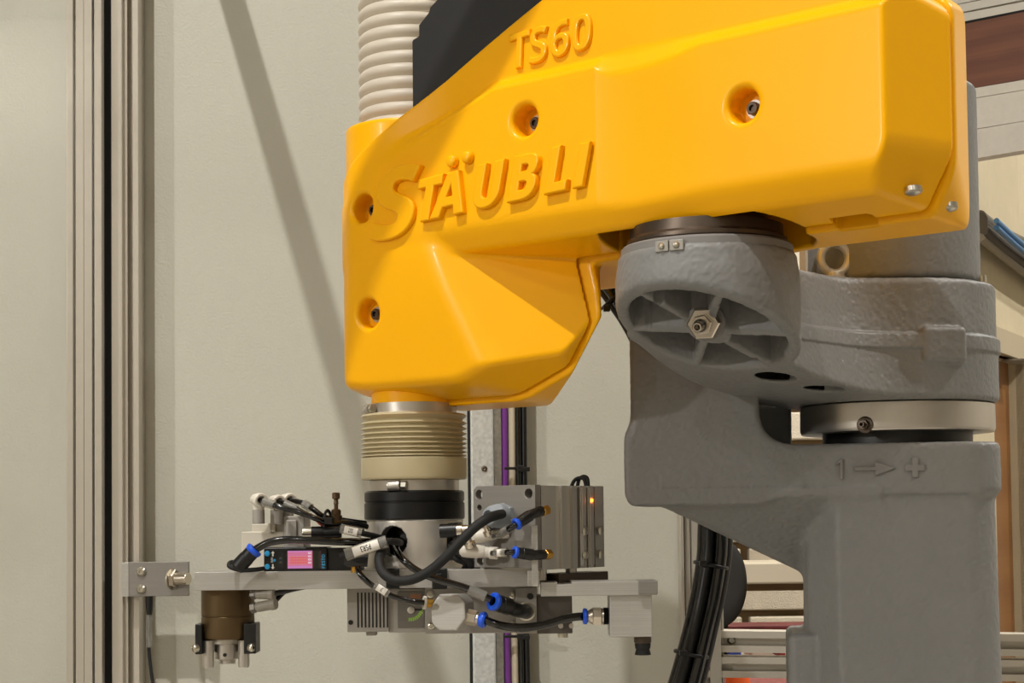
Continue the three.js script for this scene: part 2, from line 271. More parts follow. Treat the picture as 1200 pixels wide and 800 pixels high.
// ================================================================ THE ROBOT ARM
// axes in plan: shoulder J1, elbow J2, quill; forearm frame = [s along the arm, t up from eye height, n out of the front face]
const J1 = V(0.315, EYE, -1.36), J2 = V(0.138, EYE, -1.159), YAW = -39 * Math.PI / 180, FO = V(0, EYE, -1.2);
const TABLE = 0.93;
const robot = thing('industrial_robot', 'yellow and grey four axis robot arm with raised lettering on its forearm cover', 'robot', V(J1.x, TABLE, J1.z));
const foreM = new THREE.Matrix4().makeRotationY(YAW).setPosition(FO);
const fore = (g) => g.applyMatrix4(foreM);
const QS = -0.1458, QN = -0.055, JS = 0.133;                   // quill and elbow axis in the forearm frame
const quill = V(QS, 0, QN).applyMatrix4(foreM);
{
  const qr = (s, n) => { const ds = s - QS, dn = n - QN; return ds < 0 ? Math.hypot(ds, dn) - 0.055 : Math.abs(dn) - 0.055; };
  const face = (s, t) => {
    const q = (s - 0.0770) / 0.0860, dip = q > 0 && q < 1 ? Math.sin(Math.PI * Math.pow(q, 0.62)) : 0, t0 = 0.313 - 0.33 * Math.max(0, -0.015 - s), tb = t0 - 0.0110 * dip, p = 0.0105 * smooth(-0.15, -0.06, s);
    const scoop = 0.0022 * dip;
    const bev = smin(Math.max(p, 0.0001), smax((t - tb) * p / (t0 + 0.0090 - tb), 0, 0.002), 0.0025);
    return -smax(scoop, bev, 0.002);
  };
  const holes = [[0.0134, 0.2865], [0.1961, 0.2672], [-0.150, 0.243], [-0.1486, 0.1605]];
  const K = 0.006;
  const outline = (s, t, n) => {                               // long body joined with the quill body
    const q = qr(s, n);
    let a = smax(0.885 * n - 0.466 * (t - 0.218), 0.144 * (n + 0.010) - 0.99 * (t - 0.1985), 0.004);
    a = smax(a, 0.94 * (s - 0.2965) + 0.34 * n, 0.004);
    a = smax(a, 0.86 * (s - 0.292 + 0.36 * n) - 0.466 * (t - 0.218), 0.004);
    a = smax(a, smax(-0.387 * (s + 0.0073) + 0.922 * (t - 0.3617), -0.482 * (s + 0.0735) + 0.876 * (t - 0.3306), 0.01), 0.003);
    a = smax(a, t - 0.395, 0.01);
    a = smax(a, 0.62 * (s - 0.300) + 0.785 * (t - 0.3315), 0.006);
    let b = smax(0.45 * Math.min(q, 0.0) - 0.893 * (t - 0.1056), 0.2 * n - 0.98 * (t - 0.104), K);
    b = smax(b, 0.50 * (s + 0.078) + 0.13 * (t - 0.194) + 0.855 * n, 0.004);
    b = smax(b, 0.347 * (s + 0.0322) - 0.862 * (t - 0.119) + 0.367 * n, 0.004);
    b = smax(b, s - 0.034, 0.004);
    b = smax(b, 0.825 * (s - 0.0314) - 0.565 * (t - 0.1439), 0.003);
    b = smax(b, t - 0.25, 0.01);
    return [a, b, q];
  };
  const hollow = (s, t, n) => Math.min(roundBox(s, t, n, 0.232, 0.262, 0.17, 0.230, -0.066, -0.046, 0.002), roundBox(s, t, n, 0.220, 0.272, 0.2075, 0.270, -0.100, -0.022, 0.003));   // slot under the end and the hollow behind it
  const cover = (s, t, n) => {
    const [a0, b0, q] = outline(s, t, n), fr = n - face(s, t);
    const a = smax(smax(a0, fr, 0.002), q, 0.005), b = smax(smax(b0, n + 0.13 * Math.max(0, 0.2 - t), 0.006), q, K);
    let f = smin(a, b, 0.004);
    f = smax(f, -0.0565 - n, 0.0012);
    for (const [hs, ht] of holes) { const h = Math.hypot(s - hs, t - ht) - 0.0112; if (h < 0.02) f = smax(f, -Math.max(h, -0.018 - n), 0.005); }
    f = smax(f, -Math.max(Math.hypot(s - JS, n - QN) - 0.0755, t - 0.236, n + 0.014), 0.002);
    f = Math.max(f, -hollow(s, t, n));
    return f * 0.8;
  };
  const coverMesh = part('forearm_cover', fore(solid(cover, [-0.206, 0.085, -0.062], [0.322, 0.402, 0.006], 0.0016)), M.yellow, robot, 'glossy yellow front cover with faceted edges');
  const rear = (s, t, n) => {
    const [a, b] = outline(s, t, -0.058), back = Math.max(0, -0.060 - n), grow = 0.004 + back * (0.2 * (1 - smooth(0.05, 0.2, s)) - 0.0 * s);
    const bb = Math.max(b, s - 0.034 + 0.95 * back, 0.825 * (s - 0.0314) - 0.565 * (t - 0.1439) + 0.8 * back);
    const c = smin(a - grow, bb - 0.004, 0.004), q = qr(s, n) - 0.001;
    let f = smax(smax(c, n + 0.0585, 0.003), -0.122 - n, 0.007); f = smax(f, 0.95 * (s - 0.3175 + 0.30 * back), 0.006);
    f = smax(f, s < QS ? q : -1, 0.004);
    const cyl = smax(Math.hypot(s - QS, n - QN) - 0.0525, Math.max(t - 0.312, 0.20 - t), 0.003);
    f = smin(f, Math.max(cyl, Math.min(n + 0.024, 0.264 - t)), 0.004);
    f = Math.max(f, -Math.max(Math.hypot(s - QS, n - QN) - 0.0465, 0.295 - t));
    f = smax(f, -Math.max(Math.hypot(s - JS, n - QN) - 0.0755, t - 0.236, -0.108 - n), 0.002); f = Math.max(f, -hollow(s, t, n));
    return f * 0.85;
  };
  part('rear_shell', fore(solid(rear, [-0.212, 0.075, -0.130], [0.326, 0.405, 0.004], 0.002)), M.yellow, robot, 'yellow rear shell behind the dark seam');
  // raised letters
  const letter = (ch, f, h, depth, bevel, skew, s0, t0, n0, wide = 1) => {
    const g = new TextGeometry(ch, { font: f, size: 1, depth: 0, curveSegments: 8, bevelEnabled: false }); g.computeBoundingBox(); const bb = g.boundingBox;
    const shapes = f.generateShapes(ch, h / (bb.max.y - bb.min.y));
    const e = new THREE.ExtrudeGeometry(shapes, { depth: depth - bevel, bevelEnabled: true, bevelThickness: bevel, bevelSize: bevel, bevelOffset: -bevel * 0.15, bevelSegments: 4, curveSegments: 10 });
    e.scale(wide, 1, 1); e.computeBoundingBox(); e.translate(-e.boundingBox.min.x, -e.boundingBox.min.y, 0);
    e.applyMatrix4(new THREE.Matrix4().set(1, skew, 0, 0, 0, 1, 0, 0, 0, 0, 1, 0, 0, 0, 0, 1)); e.rotateZ(0.043); e.translate(s0, t0, n0);
    return part('raised_letter', fore(e), M.yellow, coverMesh);
  };
  const cap = 0.0305, bl = (s) => 0.2232 + (s + 0.0887) * 0.0431;
  letter('S', font.sans, 0.0530, 0.0045, 0.0016, 0.26, -0.1385, 0.2128, -0.001, 1.28);
  for (const [c, s, w] of [['T', -0.0925, 1.02], ['A', -0.0755, 1.12], ['U', -0.0345, 1.02], ['B', 0.0000, 1.05], ['L', 0.0340, 0.98]]) letter(c, font.sans, cap, 0.0045, 0.0013, 0.28, s, bl(s), -0.001, w);
  { // the plain stroke of the I and the two dots of the Ä
    const bar = extrude(poly([[0, 0], [0.009, 0], [0.0178, cap], [0.0088, cap]]), 0.0045, 0.0012); bar.rotateZ(0.043); bar.translate(0.0595, bl(0.0595), -0.001); part('raised_letter', fore(bar), M.yellow, coverMesh);
    for (const [s, t] of [[-0.0535, 0.2655], [-0.0385, 0.2665]]) part('raised_letter', fore(turned([[0.0046, -0.001], [0.0046, 0.0022], [0.0040, 0.0033], [0.0029, 0.0040], [0, 0.0042]], V(s, t, 0), V(0, 0, 1))), M.yellow, coverMesh);
  }
  for (const [c, s, w] of [['T', -0.006, 1.0], ['S', 0.0130, 1.0], ['6', 0.0322, 1.0], ['0', 0.0515, 1.0]]) letter(c, font.thin, 0.0242, 0.0042, 0.0014, 0.10, s, 0.3270 + (s + 0.006) * 0.04, -0.0118, w);
  // hexagon socket screws down in the recesses, and two domed screws under the end
  for (const [s, t] of holes) {
    const o = V(s, t, -0.0182); part('cover_screw', fore(turned([[0, 0.0005], [0.0038, 0.0005], [0.0044, 0.0012], [0.0044, 0.0042], [0.0038, 0.0050], [0.0022, 0.0050], [0.0020, 0.0028], [0, 0.0028]], o, V(0, 0, 1), 24)), M.darkSteel, coverMesh);
    part('washer', fore(turned([[0.0040, 0.0002], [0.0062, 0.0002], [0.0062, 0.0012], [0.0040, 0.0012]], o, V(0, 0, 1), 24)), M.steel, coverMesh);
  }
  for (const [px, py, d] of [[1070, 226, 1.040], [1112, 245, 1.067]]) { const p = at(px, py, d); part('end_screw', turned([[0, -0.003], [0.0058, -0.003], [0.0060, 0], [0.0052, 0.0012], [0.0031, 0.0020], [0, 0.0023]], p.add(V(0, 0.0006, 0)), V(0.03, -0.99, 0.10), 24), M.zinc, coverMesh, 'zinc screw'); }
  // motor cover: black, stepped
  const outlinePts = [[-0.1057, 0.292], [-0.1057, 0.3690], [-0.1045, 0.3705], [-0.1000, 0.3715], [-0.0985, 0.3725], [-0.0985, 0.3805], [-0.0880, 0.3885], [-0.0868, 0.3920], [-0.0760, 0.3985], [-0.060, 0.4150], [-0.055, 0.440], [0.10, 0.440], [0.10, 0.393]];
  part('motor_cover', [fore(extrude(poly(outlinePts), 0.024, 0.0006).translate(0, 0, -0.0372)), fore(box(0.005, 0.36, -0.072, 0.19, 0.15, 0.080, 0.004))], M.motor, robot, 'matt black stepped motor cover');
  // corrugated hose above the quill
  const hp = [], pitch = 0.0102; hp.push([0.0395, 0.296]);
  for (let i = 0; i < 22; i++) for (let j = 0; j <= 8; j++) { const u = j / 8; hp.push([0.0392 + 0.0030 * Math.pow(Math.sin(Math.PI * u), 0.75), 0.297 + (i + u) * pitch]); }
  part('corrugated_hose', lathe(hp, quill.x, EYE, quill.z, 72), M.hose, robot, 'milky white corrugated hose');
  // folding bellows under the forearm with its two clamps
  const bp = [[0.032, 0.092], [0.0325, 0.084], [0.041, 0.0825], [0.0424, 0.0810]];
  const nF = 9; for (let i = 0; i < nF; i++) { const y = 0.0795 - 0.0325 * (1 - Math.pow(1 - (i + 1) / nF, 1.25)), yp = 0.0795 - 0.0325 * (1 - Math.pow(1 - i / nF, 1.25)); bp.push([0.0390, (y + yp) / 2 + 0.0006], [0.0390, (y + yp) / 2 - 0.0002], [0.0420, y + 0.0006], [0.0424, y]); }
  bp.push([0.0424, 0.0325], [0.0415, 0.0305], [0.036, 0.0300], [0.0345, 0.0298], [0.034, 0.021]);
  part('bellows', lathe(bp, quill.x, EYE, quill.z, 96), M.bellows, robot, 'pale yellow folded rubber bellows');
  for (const [y, r, a] of [[0.0865, 0.0335, -1.15], [0.0252, 0.0350, -0.28]]) {
    const c = part('hose_clamp', lathe([[r, y - 0.0045], [r + 0.0009, y - 0.0045], [r + 0.0009, y + 0.0045], [r, y + 0.0045], [r, y - 0.0045]], quill.x, EYE, quill.z, 72), M.steel, robot);
    const d = V(Math.sin(a), 0, Math.cos(a)), tang = V(Math.cos(a), 0, -Math.sin(a)), p = V(quill.x, EYE + y, quill.z).addScaledVector(d, r + 0.0035);
    part('clamp_housing', turned([[0, 0], [0.0038, 0], [0.0040, 0.001], [0.0040, 0.009], [0.0034, 0.010], [0, 0.010]], p.clone().addScaledVector(tang, -0.008), tang, 20), M.steel, c);
    part('clamp_screw', hexPrism(0.0035, 0.0045, p.clone().addScaledVector(tang, 0.003), tang), M.zinc, c);
  }
  part('quill_collar', lathe([[0.0, 0.104], [0.034, 0.104], [0.034, 0.080], [0, 0.080]], quill.x, EYE, quill.z, 48), M.yellow, robot);
  part('tool_flange', lathe([[0, 0.0215], [0.0385, 0.0215], [0.0400, 0.0200], [0.0400, 0.0135], [0.0393, 0.0130], [0.0393, 0.0122], [0.0402, 0.0115], [0.0402, -0.0005], [0.0390, -0.0015], [0, -0.0015]], quill.x, EYE, quill.z, 72), M.anodised, robot, 'black anodised tool flange');
}
{ // elbow: dark bearing neck under the forearm
  part('elbow_bearing', lathe([[0, 0.232], [0.0430, 0.232], [0.0430, 0.1998], [0.0533, 0.1998], [0.0538, 0.1925], [0.0560, 0.1905], [0.0560, 0.1880], [0.0550, 0.1870], [0.0550, 0.186]], J2.x, EYE, J2.z, 80), M.darkSteel, robot, 'dark steel elbow bearing');
}
const ax = V(J1.x - J2.x, 0, J1.z - J2.z), LEN = ax.length(); ax.normalize(); const bx = V(-ax.z, 0, ax.x);
const SL = 0.43, nutDir = V(-0.30, -0.22, 0.93).normalize();   // slope of the underside, direction of the hose fitting
{
  const pad = roundBox;
  const arm = (x, y, z) => {
    const dx = x - J2.x, dz = z - J2.z, al = dx * ax.x + dz * ax.z, b = dx * bx.x + dz * bx.z, t = y - EYE;
    const r2 = Math.hypot(al, b), r1 = Math.hypot(al - LEN, b);
    const bead = 0.003 * smooth(0.1385, 0.1365, t) * (0.35 + 0.65 * smooth(0.124, 0.1265, t)) - (t < 0.125 ? (0.125 - t) * 0.03 : 0);
    const boss = r2 - 0.0622 - 0.002 * smooth(0.18, 0.16, t);
    const shoulder = r1 - 0.0800;
    const hw = 0.034 + Math.max(0, 0.18 - t) * 0.22, webMid = -0.022 + 0.1 * Math.max(0, 0.15 - t);
    const web = Math.max(Math.abs(b - webMid) - hw, -al, al - LEN);
    let side = smin(smin(web, shoulder, 0.05) - bead, boss, 0.008);
    const top = t - 0.18 + 0 * al, slope = (0.153 - SL * (al + 0.0625) - t) * 0.92, flat = 0.0868 + 0.11 * Math.max(0, LEN - 0.085 - al) - t;
    let f = smax(side, t - 0.1815, 0.006); const under = smax(slope, flat, 0.012); f = smax(f, under, 0.005);
    f = smax(f, -Math.max(0.069 - al, al - 0.165, b - 0.006, -0.045 - b, t - 0.126, under + 0.0028), 0.001);   // hollow casting over the two holes
    // pocketed underside with six ribs and a hub round the elbow axis
    if (r2 < 0.075) {
      const ang = Math.atan2(b, al); let rib = 1; for (let i = 0; i < 6; i++) { const th = 0.30 + i * Math.PI / 3, d = Math.cos(ang - th) > 0 ? Math.abs(r2 * Math.sin(ang - th)) : r2; rib = Math.min(rib, d); }
      const solidIn = Math.min(rib - 0.0028, r2 - 0.0165);
      const cut = Math.max(r2 - 0.0550, t - 0.166, -solidIn + 0.0);
      f = smax(f, -cut, 0.004);
      for (let i = 0; i < 12; i++) { const th = i * Math.PI / 6 + 0.2, h = Math.hypot(al - 0.044 * Math.cos(th), b - 0.044 * Math.sin(th)) - (i % 3 ? 0.0032 : 0.0048); f = Math.max(f, -Math.max(h, t - 0.174)); }
    }
    for (const [ha, hb, hr] of [[0.080, 0.004, 0.0150], [0.130, 0.014, 0.0150]]) f = smax(f, -Math.max(Math.hypot(al - ha, b - hb) - hr, t - (ha < 0.1 ? 0.15 : 0.112)), 0.002);
    // square cast pad on the front of the shoulder
    const c = Math.cos(0.23), s = Math.sin(0.23), ux = x - J1.x, uz = z - J1.z, pu = ux * c - uz * s, pv = ux * s + uz * c;
    f = smin(f, pad(pu, t, pv, -0.0185, 0.0185, 0.1145, 0.1425, 0.05, 0.0868, 0.004), 0.003);
    // machined flat with the angle marker
    return f * 0.85;
  };
  const armMesh = part('upper_arm', solid(arm, [J2.x - 0.07, EYE + 0.078, J1.z - 0.095], [J1.x + 0.095, EYE + 0.188, J2.z + 0.075], 0.0016, true, 0.00042), M.cast, robot, 'grey cast upper arm with ribbed underside');
  part('elbow_flange', lathe([[0.0, 0.1865], [0.0585, 0.1865], [0.0600, 0.1850], [0.0602, 0.1800], [0, 0.1800]], J2.x, EYE, J2.z, 80), M.castSmooth, robot);
  // lubrication fitting in the hub
  const hub = at(826, 378, J2.z * -1 - 0.016).addScaledVector(nutDir, -0.004);
  part('nut_boss', turned([[0, -0.034], [0.0135, -0.034], [0.0135, 0.001], [0.012, 0.002], [0, 0.002]], hub, nutDir, 40), M.castSmooth, armMesh);
  const nut = part('hexagon_nut', [hexPrism(0.0118, 0.0085, hub.clone().addScaledVector(nutDir, 0.002), nutDir, 6, 0.2)], M.nickel, armMesh, 'nickel hexagon nut with hose nipple');
  part('nipple', [hexPrism(0.0072, 0.006, hub.clone().addScaledVector(nutDir, 0.0105), nutDir, 6, 0.4), turned([[0.0046, 0.0165], [0.0046, 0.022], [0.0036, 0.024], [0.0036, 0.031], [0.0030, 0.032], [0.0021, 0.032], [0.0021, 0.020]], hub, nutDir, 24)], M.nickel, armMesh);
  // angle mark plates with two screws
  for (const a of [-0.46, -0.29]) {
    const d = V(Math.sin(a - 0.15), 0, Math.cos(a - 0.15)), p = V(J2.x, EYE + 0.1795, J2.z).addScaledVector(d, 0.0625);
    const pl = box(0, 0, 0, 0.0100, 0.0075, 0.002, 0.0006); pl.rotateY(a - 0.15); pl.translate(p.x, p.y, p.z); part('marker_plate', pl, std(0x98948c, 0.55, 0.4), armMesh);
    part('marker_screw', turned([[0, 0], [0.0022, 0], [0.0022, 0.0008], [0.0014, 0.0020], [0, 0.0023]], p.clone().addScaledVector(d, 0.001), d, 16), M.zinc, armMesh);
  }
  part('motor_housing', solid((x, y, z) => { const f = smax(Math.hypot(x - J1.x, z - J1.z) - 0.0690, Math.max(0.1830 - y + EYE, y - EYE - 0.345), 0.006); return f; }, [J1.x - 0.08, EYE + 0.175, J1.z - 0.08], [J1.x + 0.08, EYE + 0.35, J1.z + 0.08], 0.0020, true, 0.00042), M.cast, robot, 'grey cast motor housing over the shoulder');
  part('housing_screw', turned([[0, 0], [0.004, 0], [0.004, 0.008], [0, 0.008]], V(J1.x + 0.066, EYE + 0.182, J1.z + 0.022), UP, 16), M.zinc, robot);
}
{ // shoulder ring
  const ring = part('shoulder_ring', lathe([[0.0, 0.0865], [0.0760, 0.0865], [0.0778, 0.0855], [0.0780, 0.0665], [0.0768, 0.0638], [0.066, 0.0632], [0.064, 0.0640], [0, 0.0640]], J1.x, EYE, J1.z, 112), M.steel, robot, 'bright turned steel ring at the shoulder');
  part('shoulder_bearing', lathe([[0, 0.066], [0.060, 0.066], [0.060, 0.050], [0, 0.050]], J1.x, EYE, J1.z, 64), M.black, robot);
  const a = -0.42 - 0.12, d = V(Math.sin(a), 0.0, Math.cos(a)), p = V(J1.x, EYE + 0.0680, J1.z).addScaledVector(d, 0.0772);
  part('grease_fitting', [turned([[0, -0.002], [0.0060, -0.002], [0.0066, 0.0015], [0.0058, 0.002], [0, 0.002]], p, d, 24), hexPrism(0.0042, 0.004, p.clone().addScaledVector(d, 0.002), d), turned([[0.0022, 0.005], [0.0022, 0.010], [0.0014, 0.010], [0.0013, 0.007]], p, d, 16)], M.darkSteel, ring);
}
{ // pedestal: column with a beam to the left and an upright slab rising from it
  const cb = Math.cos(8 * Math.PI / 180), sb = Math.sin(8 * Math.PI / 180);
  const ped = (x, y, z) => {
    const dx = x - J1.x, dz = z - J1.z, u = dx * cb + dz * sb, w = -dx * sb + dz * cb, t = y - EYE;
    // beam with rounded right corner
    const bz = Math.hypot(Math.max(u - 0.044, 0), Math.max(Math.abs(w) - 0.050, 0)) - 0.030;
    let beam = smax(bz, Math.max(t - 0.0536, 0.0144 - t), 0.006); beam = smax(beam, -0.2085 - u, 0.006);
    const slab = roundBox(u, t, w, -0.2125, -0.112 - Math.max(0, 0.10 - t) * 0.0, 0.0144, 0.235, -0.055, 0.080, 0.006);
    let f = smin(beam, slab, 0.030);
    f = smax(f, w - 0.080, 0.004); 
    const backPlate = roundBox(u, t, w, -0.20, -0.099, 0.02, 0.235, -0.085, -0.045, 0.004), lowBlock = roundBox(u, t, w, -0.20, -0.084, 0.02, 0.0915, -0.080, -0.03, 0.004);
    f = Math.min(f, backPlate, lowBlock);
    let wedge = smax(-0.447 * (u + 0.2085) - 0.894 * (t - 0.0160), 0.60 * (w - 0.080) + 0.80 * (0.0144 - t) * 0.9, 0.006);
    wedge = smax(wedge, Math.max(t - 0.0190, u + 0.02, -0.06 - w, -0.2085 - u, w - 0.0795), 0.004);
    f = smin(f, wedge, 0.003);
    const taper = -0.0115 * Math.min(0, t);
    let col = Math.hypot(Math.max(Math.abs(u + 0.003) - 0.0470 - taper, 0), Math.max(Math.abs(w) - 0.048 - taper, 0)) - 0.0255;
    col = smax(col, Math.max(t - 0.03, TABLE - EYE - t), 0.003); col = smax(col, -0.83 * (u + 0.062) + 0.56 * (w - 0.062), 0.003);
    f = smin(f, col, 0.008);
    f = smin(f, roundBox(u, t, w, -0.092, -0.04, TABLE - EYE, -0.095, -0.05, 0.052, 0.006), 0.004);
    f = Math.min(f, roundBox(u, t, w, -0.15, 0.15, TABLE - EYE, TABLE - EYE + 0.03, -0.13, 0.13, 0.006));
    return f * 0.9;
  };
  const pd = part('pedestal', solid(ped, [J1.x - 0.25, TABLE - 0.004, J1.z - 0.17], [J1.x + 0.19, EYE + 0.242, J1.z + 0.17], 0.0020, true, 0.00045), M.cast, robot, 'grey cast pedestal with cantilever beam');
  // raised "1 -> +" marking on the block under the ring
  const q = new THREE.Matrix4().makeRotationY(-8 * Math.PI / 180).setPosition(J1.x, EYE, J1.z), mk = (pts) => extrude(poly(pts), 0.0030, 0.0009).translate(0, 0, 0.0782).applyMatrix4(q);
  const base = 0.0255, one = mk([[-0.0508, base], [-0.0482, base], [-0.0482, base + 0.016], [-0.0505, base + 0.016], [-0.0540, base + 0.0125], [-0.0530, base + 0.011], [-0.0508, base + 0.0128]]);
  const my = base + 0.0082, arrow = mk([[-0.040, my - 0.0017], [-0.024, my - 0.0017], [-0.024, my - 0.0056], [-0.0085, my], [-0.024, my + 0.0056], [-0.024, my + 0.0017], [-0.040, my + 0.0017]]);
  const p = 0.0025, L = 0.0075, px = 0.006, plus = mk([[px - p, my - L], [px + p, my - L], [px + p, my - p], [px + L, my - p], [px + L, my + p], [px + p, my + p], [px + p, my + L], [px - p, my + L], [px - p, my + p], [px - L, my + p], [px - L, my - p], [px - p, my - p]]);
  for (const g of [one, arrow, plus]) part('raised_mark', g, M.castSmooth, pd);
}
{ // lifting eyebolt on the upper arm
  const c = at(978, 303, 1.31), g = new THREE.TorusGeometry(mm(17.4, 1.31), mm(5.0, 1.31), 20, 48); g.rotateY(0.2); g.translate(c.x, c.y, c.z);
  const foot = V(c.x, EYE + 0.1800, c.z), e = part('eyebolt', [g, turned([[0.0125, 0], [0.0125, 0.002], [0.0085, 0.0055], [0.0065, 0.010], [0, 0.010]], foot, UP, 32)], std(0xcac7bf, 0.36, 0.45), robot, 'zinc plated lifting eyebolt');
  part('shank', turned([[0.005, -0.012], [0.005, 0.001]], foot, UP, 16), M.zinc, e);
}

// ================================================================ THE TOOLING under the flange
const GD = 1.275;                                              // distance of the front of the tooling
const g3 = (x, y, d = GD) => at(x, y, d);
const canvasTex = (w, h, draw) => { const c = document.createElement('canvas'); c.width = w; c.height = h; draw(c.getContext('2d'), w, h); const t = new THREE.CanvasTexture(c); t.colorSpace = THREE.SRGBColorSpace; return t; };
function facePlate(w, h, m) { const g = new THREE.PlaneGeometry(w, h); const mesh = flags(new THREE.Mesh(g, m)); return mesh; }
function decal(name, x0, y0, x1, y1, d, m, parent, label, turn = 0) { // a thin printed plate facing the room
  const a = g3(x0, y0, d), b = g3(x1, y1, d), mid = a.clone().add(b).multiplyScalar(0.5); const g = new THREE.BoxGeometry(Math.abs(b.x - a.x), Math.abs(a.y - b.y), 0.0006); if (turn) g.rotateZ(turn); g.translate(mid.x, mid.y, -d); return part(name, g, m, parent, label);
}
{ // tool shaft: steel cylinder with a round opening in front and a slot to the right
  const x = quill.x, z = quill.z, top = EYE - 0.0017, bot = EYE - 0.0424;
  const t = thing('tool_shaft', 'bright steel tool cylinder with round cable opening below the black flange', 'tool holder', V(x, bot, z));
  const hole = g3(458, 634, 1.296), ha = Math.atan2(hole.x - x, hole.z - z), hd = V(Math.sin(ha), 0, Math.cos(ha)), hu = V(hd.z, 0, -hd.x);
  const f = (px, py, pz) => {
    const dx = px - x, dz = pz - z, r = Math.hypot(dx, dz); let v = smax(Math.max(r - 0.0390, 0.0300 - r), Math.max(py - top, bot - py), 0.001);
    const a = dx * hu.x + dz * hu.z, fr = dx * hd.x + dz * hd.z; v = Math.max(v, -Math.max(Math.hypot(a, py - hole.y) - 0.0117, -fr));
    const ru = dx * 0.88 + dz * 0.475, rv = -dx * 0.475 + dz * 0.88; v = Math.max(v, -Math.max(roundBox(rv, py, 0, -0.012, 0.012, EYE - 0.034, EYE - 0.0045, -1, 1, 0.003), -ru));
    return v;
  };
  part('cylinder', solid(f, [x - 0.042, bot - 0.003, z - 0.042], [x + 0.042, top + 0.003, z + 0.042], 0.0011), std(0xd2ccc2, 0.3, 0.65), t);
  part('core', lathe([[0, -0.002], [0.024, -0.002], [0.024, -0.043], [0, -0.043]], x, EYE, z, 32), M.black, t);
}
{ // long aluminium mounting plate
  const t = thing('mounting_plate', 'long flat aluminium plate carrying the gripper devices under the tool cylinder', 'plate', g3(430, 687, GD + 0.03));
  const a = g3(228, 670.5, GD), b = g3(632, 687, GD);
  const m = g3(572, 680, GD).x, cy = (a.y + b.y) / 2, h = a.y - b.y;
  part('plate', extrude(poly([[a.x, 0], [b.x, 0], [b.x, 0.020], [m, 0.020], [m, 0.070], [a.x, 0.070]]), h, 0.0004).rotateX(-Math.PI / 2).translate(0, b.y, -GD), M.alu, t);
  part('end_block', boxPx(618, 668.5, 632.5, 686, 1.237, 0.05, 0.0006), M.alu, t);
  part('upright', boxPx(622.5, 615.5, 631, 687, 1.234, 0.006, 0.0004), M.alu, t, 'narrow upright tab');
  for (const [x0, x1] of [[506, 524], [452, 468]]) part('cable_clip', [boxPx(x0, 666, x1, 690, GD - 0.004, 0.008, 0.001), boxPx(x0 + 5, 672, x1 - 6, 677, GD - 0.006, 0.003, 0.0006)], M.black, t);
}
// ------------------------------------------------ pneumatic two finger gripper under the left end
{
  const d = 1.305, o = g3(267, 687, d), t = thing('pneumatic_gripper', 'bronze coloured cylindrical gripper with two steel fingers hanging under the plate', 'gripper', V(o.x, g3(0, 780, d).y, o.z));
  const k = mm(1, d), y = (p) => g3(267, p, d).y, R = 30.8 * k;
  part('body', [lathe([[0, y(688)], [R, y(688)], [R, y(720)], [R - 0.0004, y(720.7)], [R - 0.0004, y(721.3)], [R, y(722)], [R, y(745)], [R - 0.001, y(747.5)], [0, y(747.5)]], o.x, 0, o.z, 64)], M.bronze, t);
  part('spindle', [lathe([[0, y(747)], [20 * k, y(747)], [20 * k, y(753)], [14 * k, y(754)], [14 * k, y(771)], [9.5 * k, y(773)], [9.5 * k, y(777)], [0, y(777)]], o.x - 1 * k, 0, o.z, 40)], M.steel, t);
  part('set_screw', turned([[0, 0], [2.2 * k, 0], [2.2 * k, 0.0012], [0, 0.0012]], V(o.x - 1.2 * k, y(766), o.z + 13.6 * k), V(-0.05, 0, 1), 16), M.black, t);
  for (const s of [-1, 1]) {
    const cx = o.x + s * 27.5 * k, j = part('jaw', [box(o.x + s * 29.5 * k, (y(729) + y(764)) / 2, o.z + 10 * k, (s < 0 ? 8 : 14) * k, y(729) - y(764), 34 * k, 0.0008), box(o.x + s * 24 * k, (y(748) + y(764)) / 2, o.z + 4 * k, 16 * k, y(748) - y(764), 26 * k, 0.0008)], M.black, t);
    part('finger', lathe([[0, y(749)], [6.6 * k, y(749)], [6.6 * k, y(779)], [5.8 * k, y(780.5)], [0, y(780.5)]], o.x + s * 20.5 * k, 0, o.z + 14 * k, 28), M.steel, j);
    const sd = V(s * 0.75, 0, 0.66).normalize(), sp = V(o.x + s * (s < 0 ? 33.5 : 32) * k, y(757), o.z + 26.5 * k);
    part('finger_screw', [turned([[0, -0.002], [5 * k, -0.002], [5 * k, 1 * k], [4 * k, 2.6 * k], [2 * k, 3 * k], [2 * k, 1 * k], [0, 1 * k]], sp, sd, 20)], M.zinc, j);
  }
}
// two grey push-in fittings on the gripper with their tubes
[[297, 695.5, 316, 696, 'upper'], [297, 712, 318, 708, 'lower']].forEach(([x0, y0, x1, y1, w]) => {
  const a = g3(x0, y0, 1.285), b = g3(x1, y1, 1.280), dir = b.clone().sub(a), L = dir.length(), t = thing('push_fitting', `grey push-in fitting, the ${w} of two on the bronze gripper`, 'fitting', a, 'grey fittings on the bronze gripper');
  part('thread', hexPrism(0.0042, 0.0045, a.clone().addScaledVector(dir, -0.12), dir), std(0x77726a, 0.45, 0.5), t);
  part('body', turned([[0, 0.003], [0.0036, 0.003], [0.0040, 0.005], [0.0040, L - 0.001], [0.0046, L], [0.0046, L + 0.003], [0.0040, L + 0.004], [0, L + 0.004]], a, dir, 24), std(0x8f897d, 0.4), t);
});
single('air_tube', tube([g3(317, 696, 1.28), g3(330, 693.5, 1.283), g3(342, 690.5, 1.29), g3(356, 687.5, 1.30), g3(372, 684, 1.315)], 0.0022), M.blackGloss, 'thin black air tube from the upper grey fitting up behind the plate', 'tube');
single('air_tube', tube([g3(319, 707, 1.28), g3(325, 701, 1.285), g3(332, 694, 1.29), g3(342, 688, 1.295), g3(350, 683, 1.31)], 0.0022), M.blackGloss, 'thin black air tube from the lower grey fitting up behind the plate', 'tube');

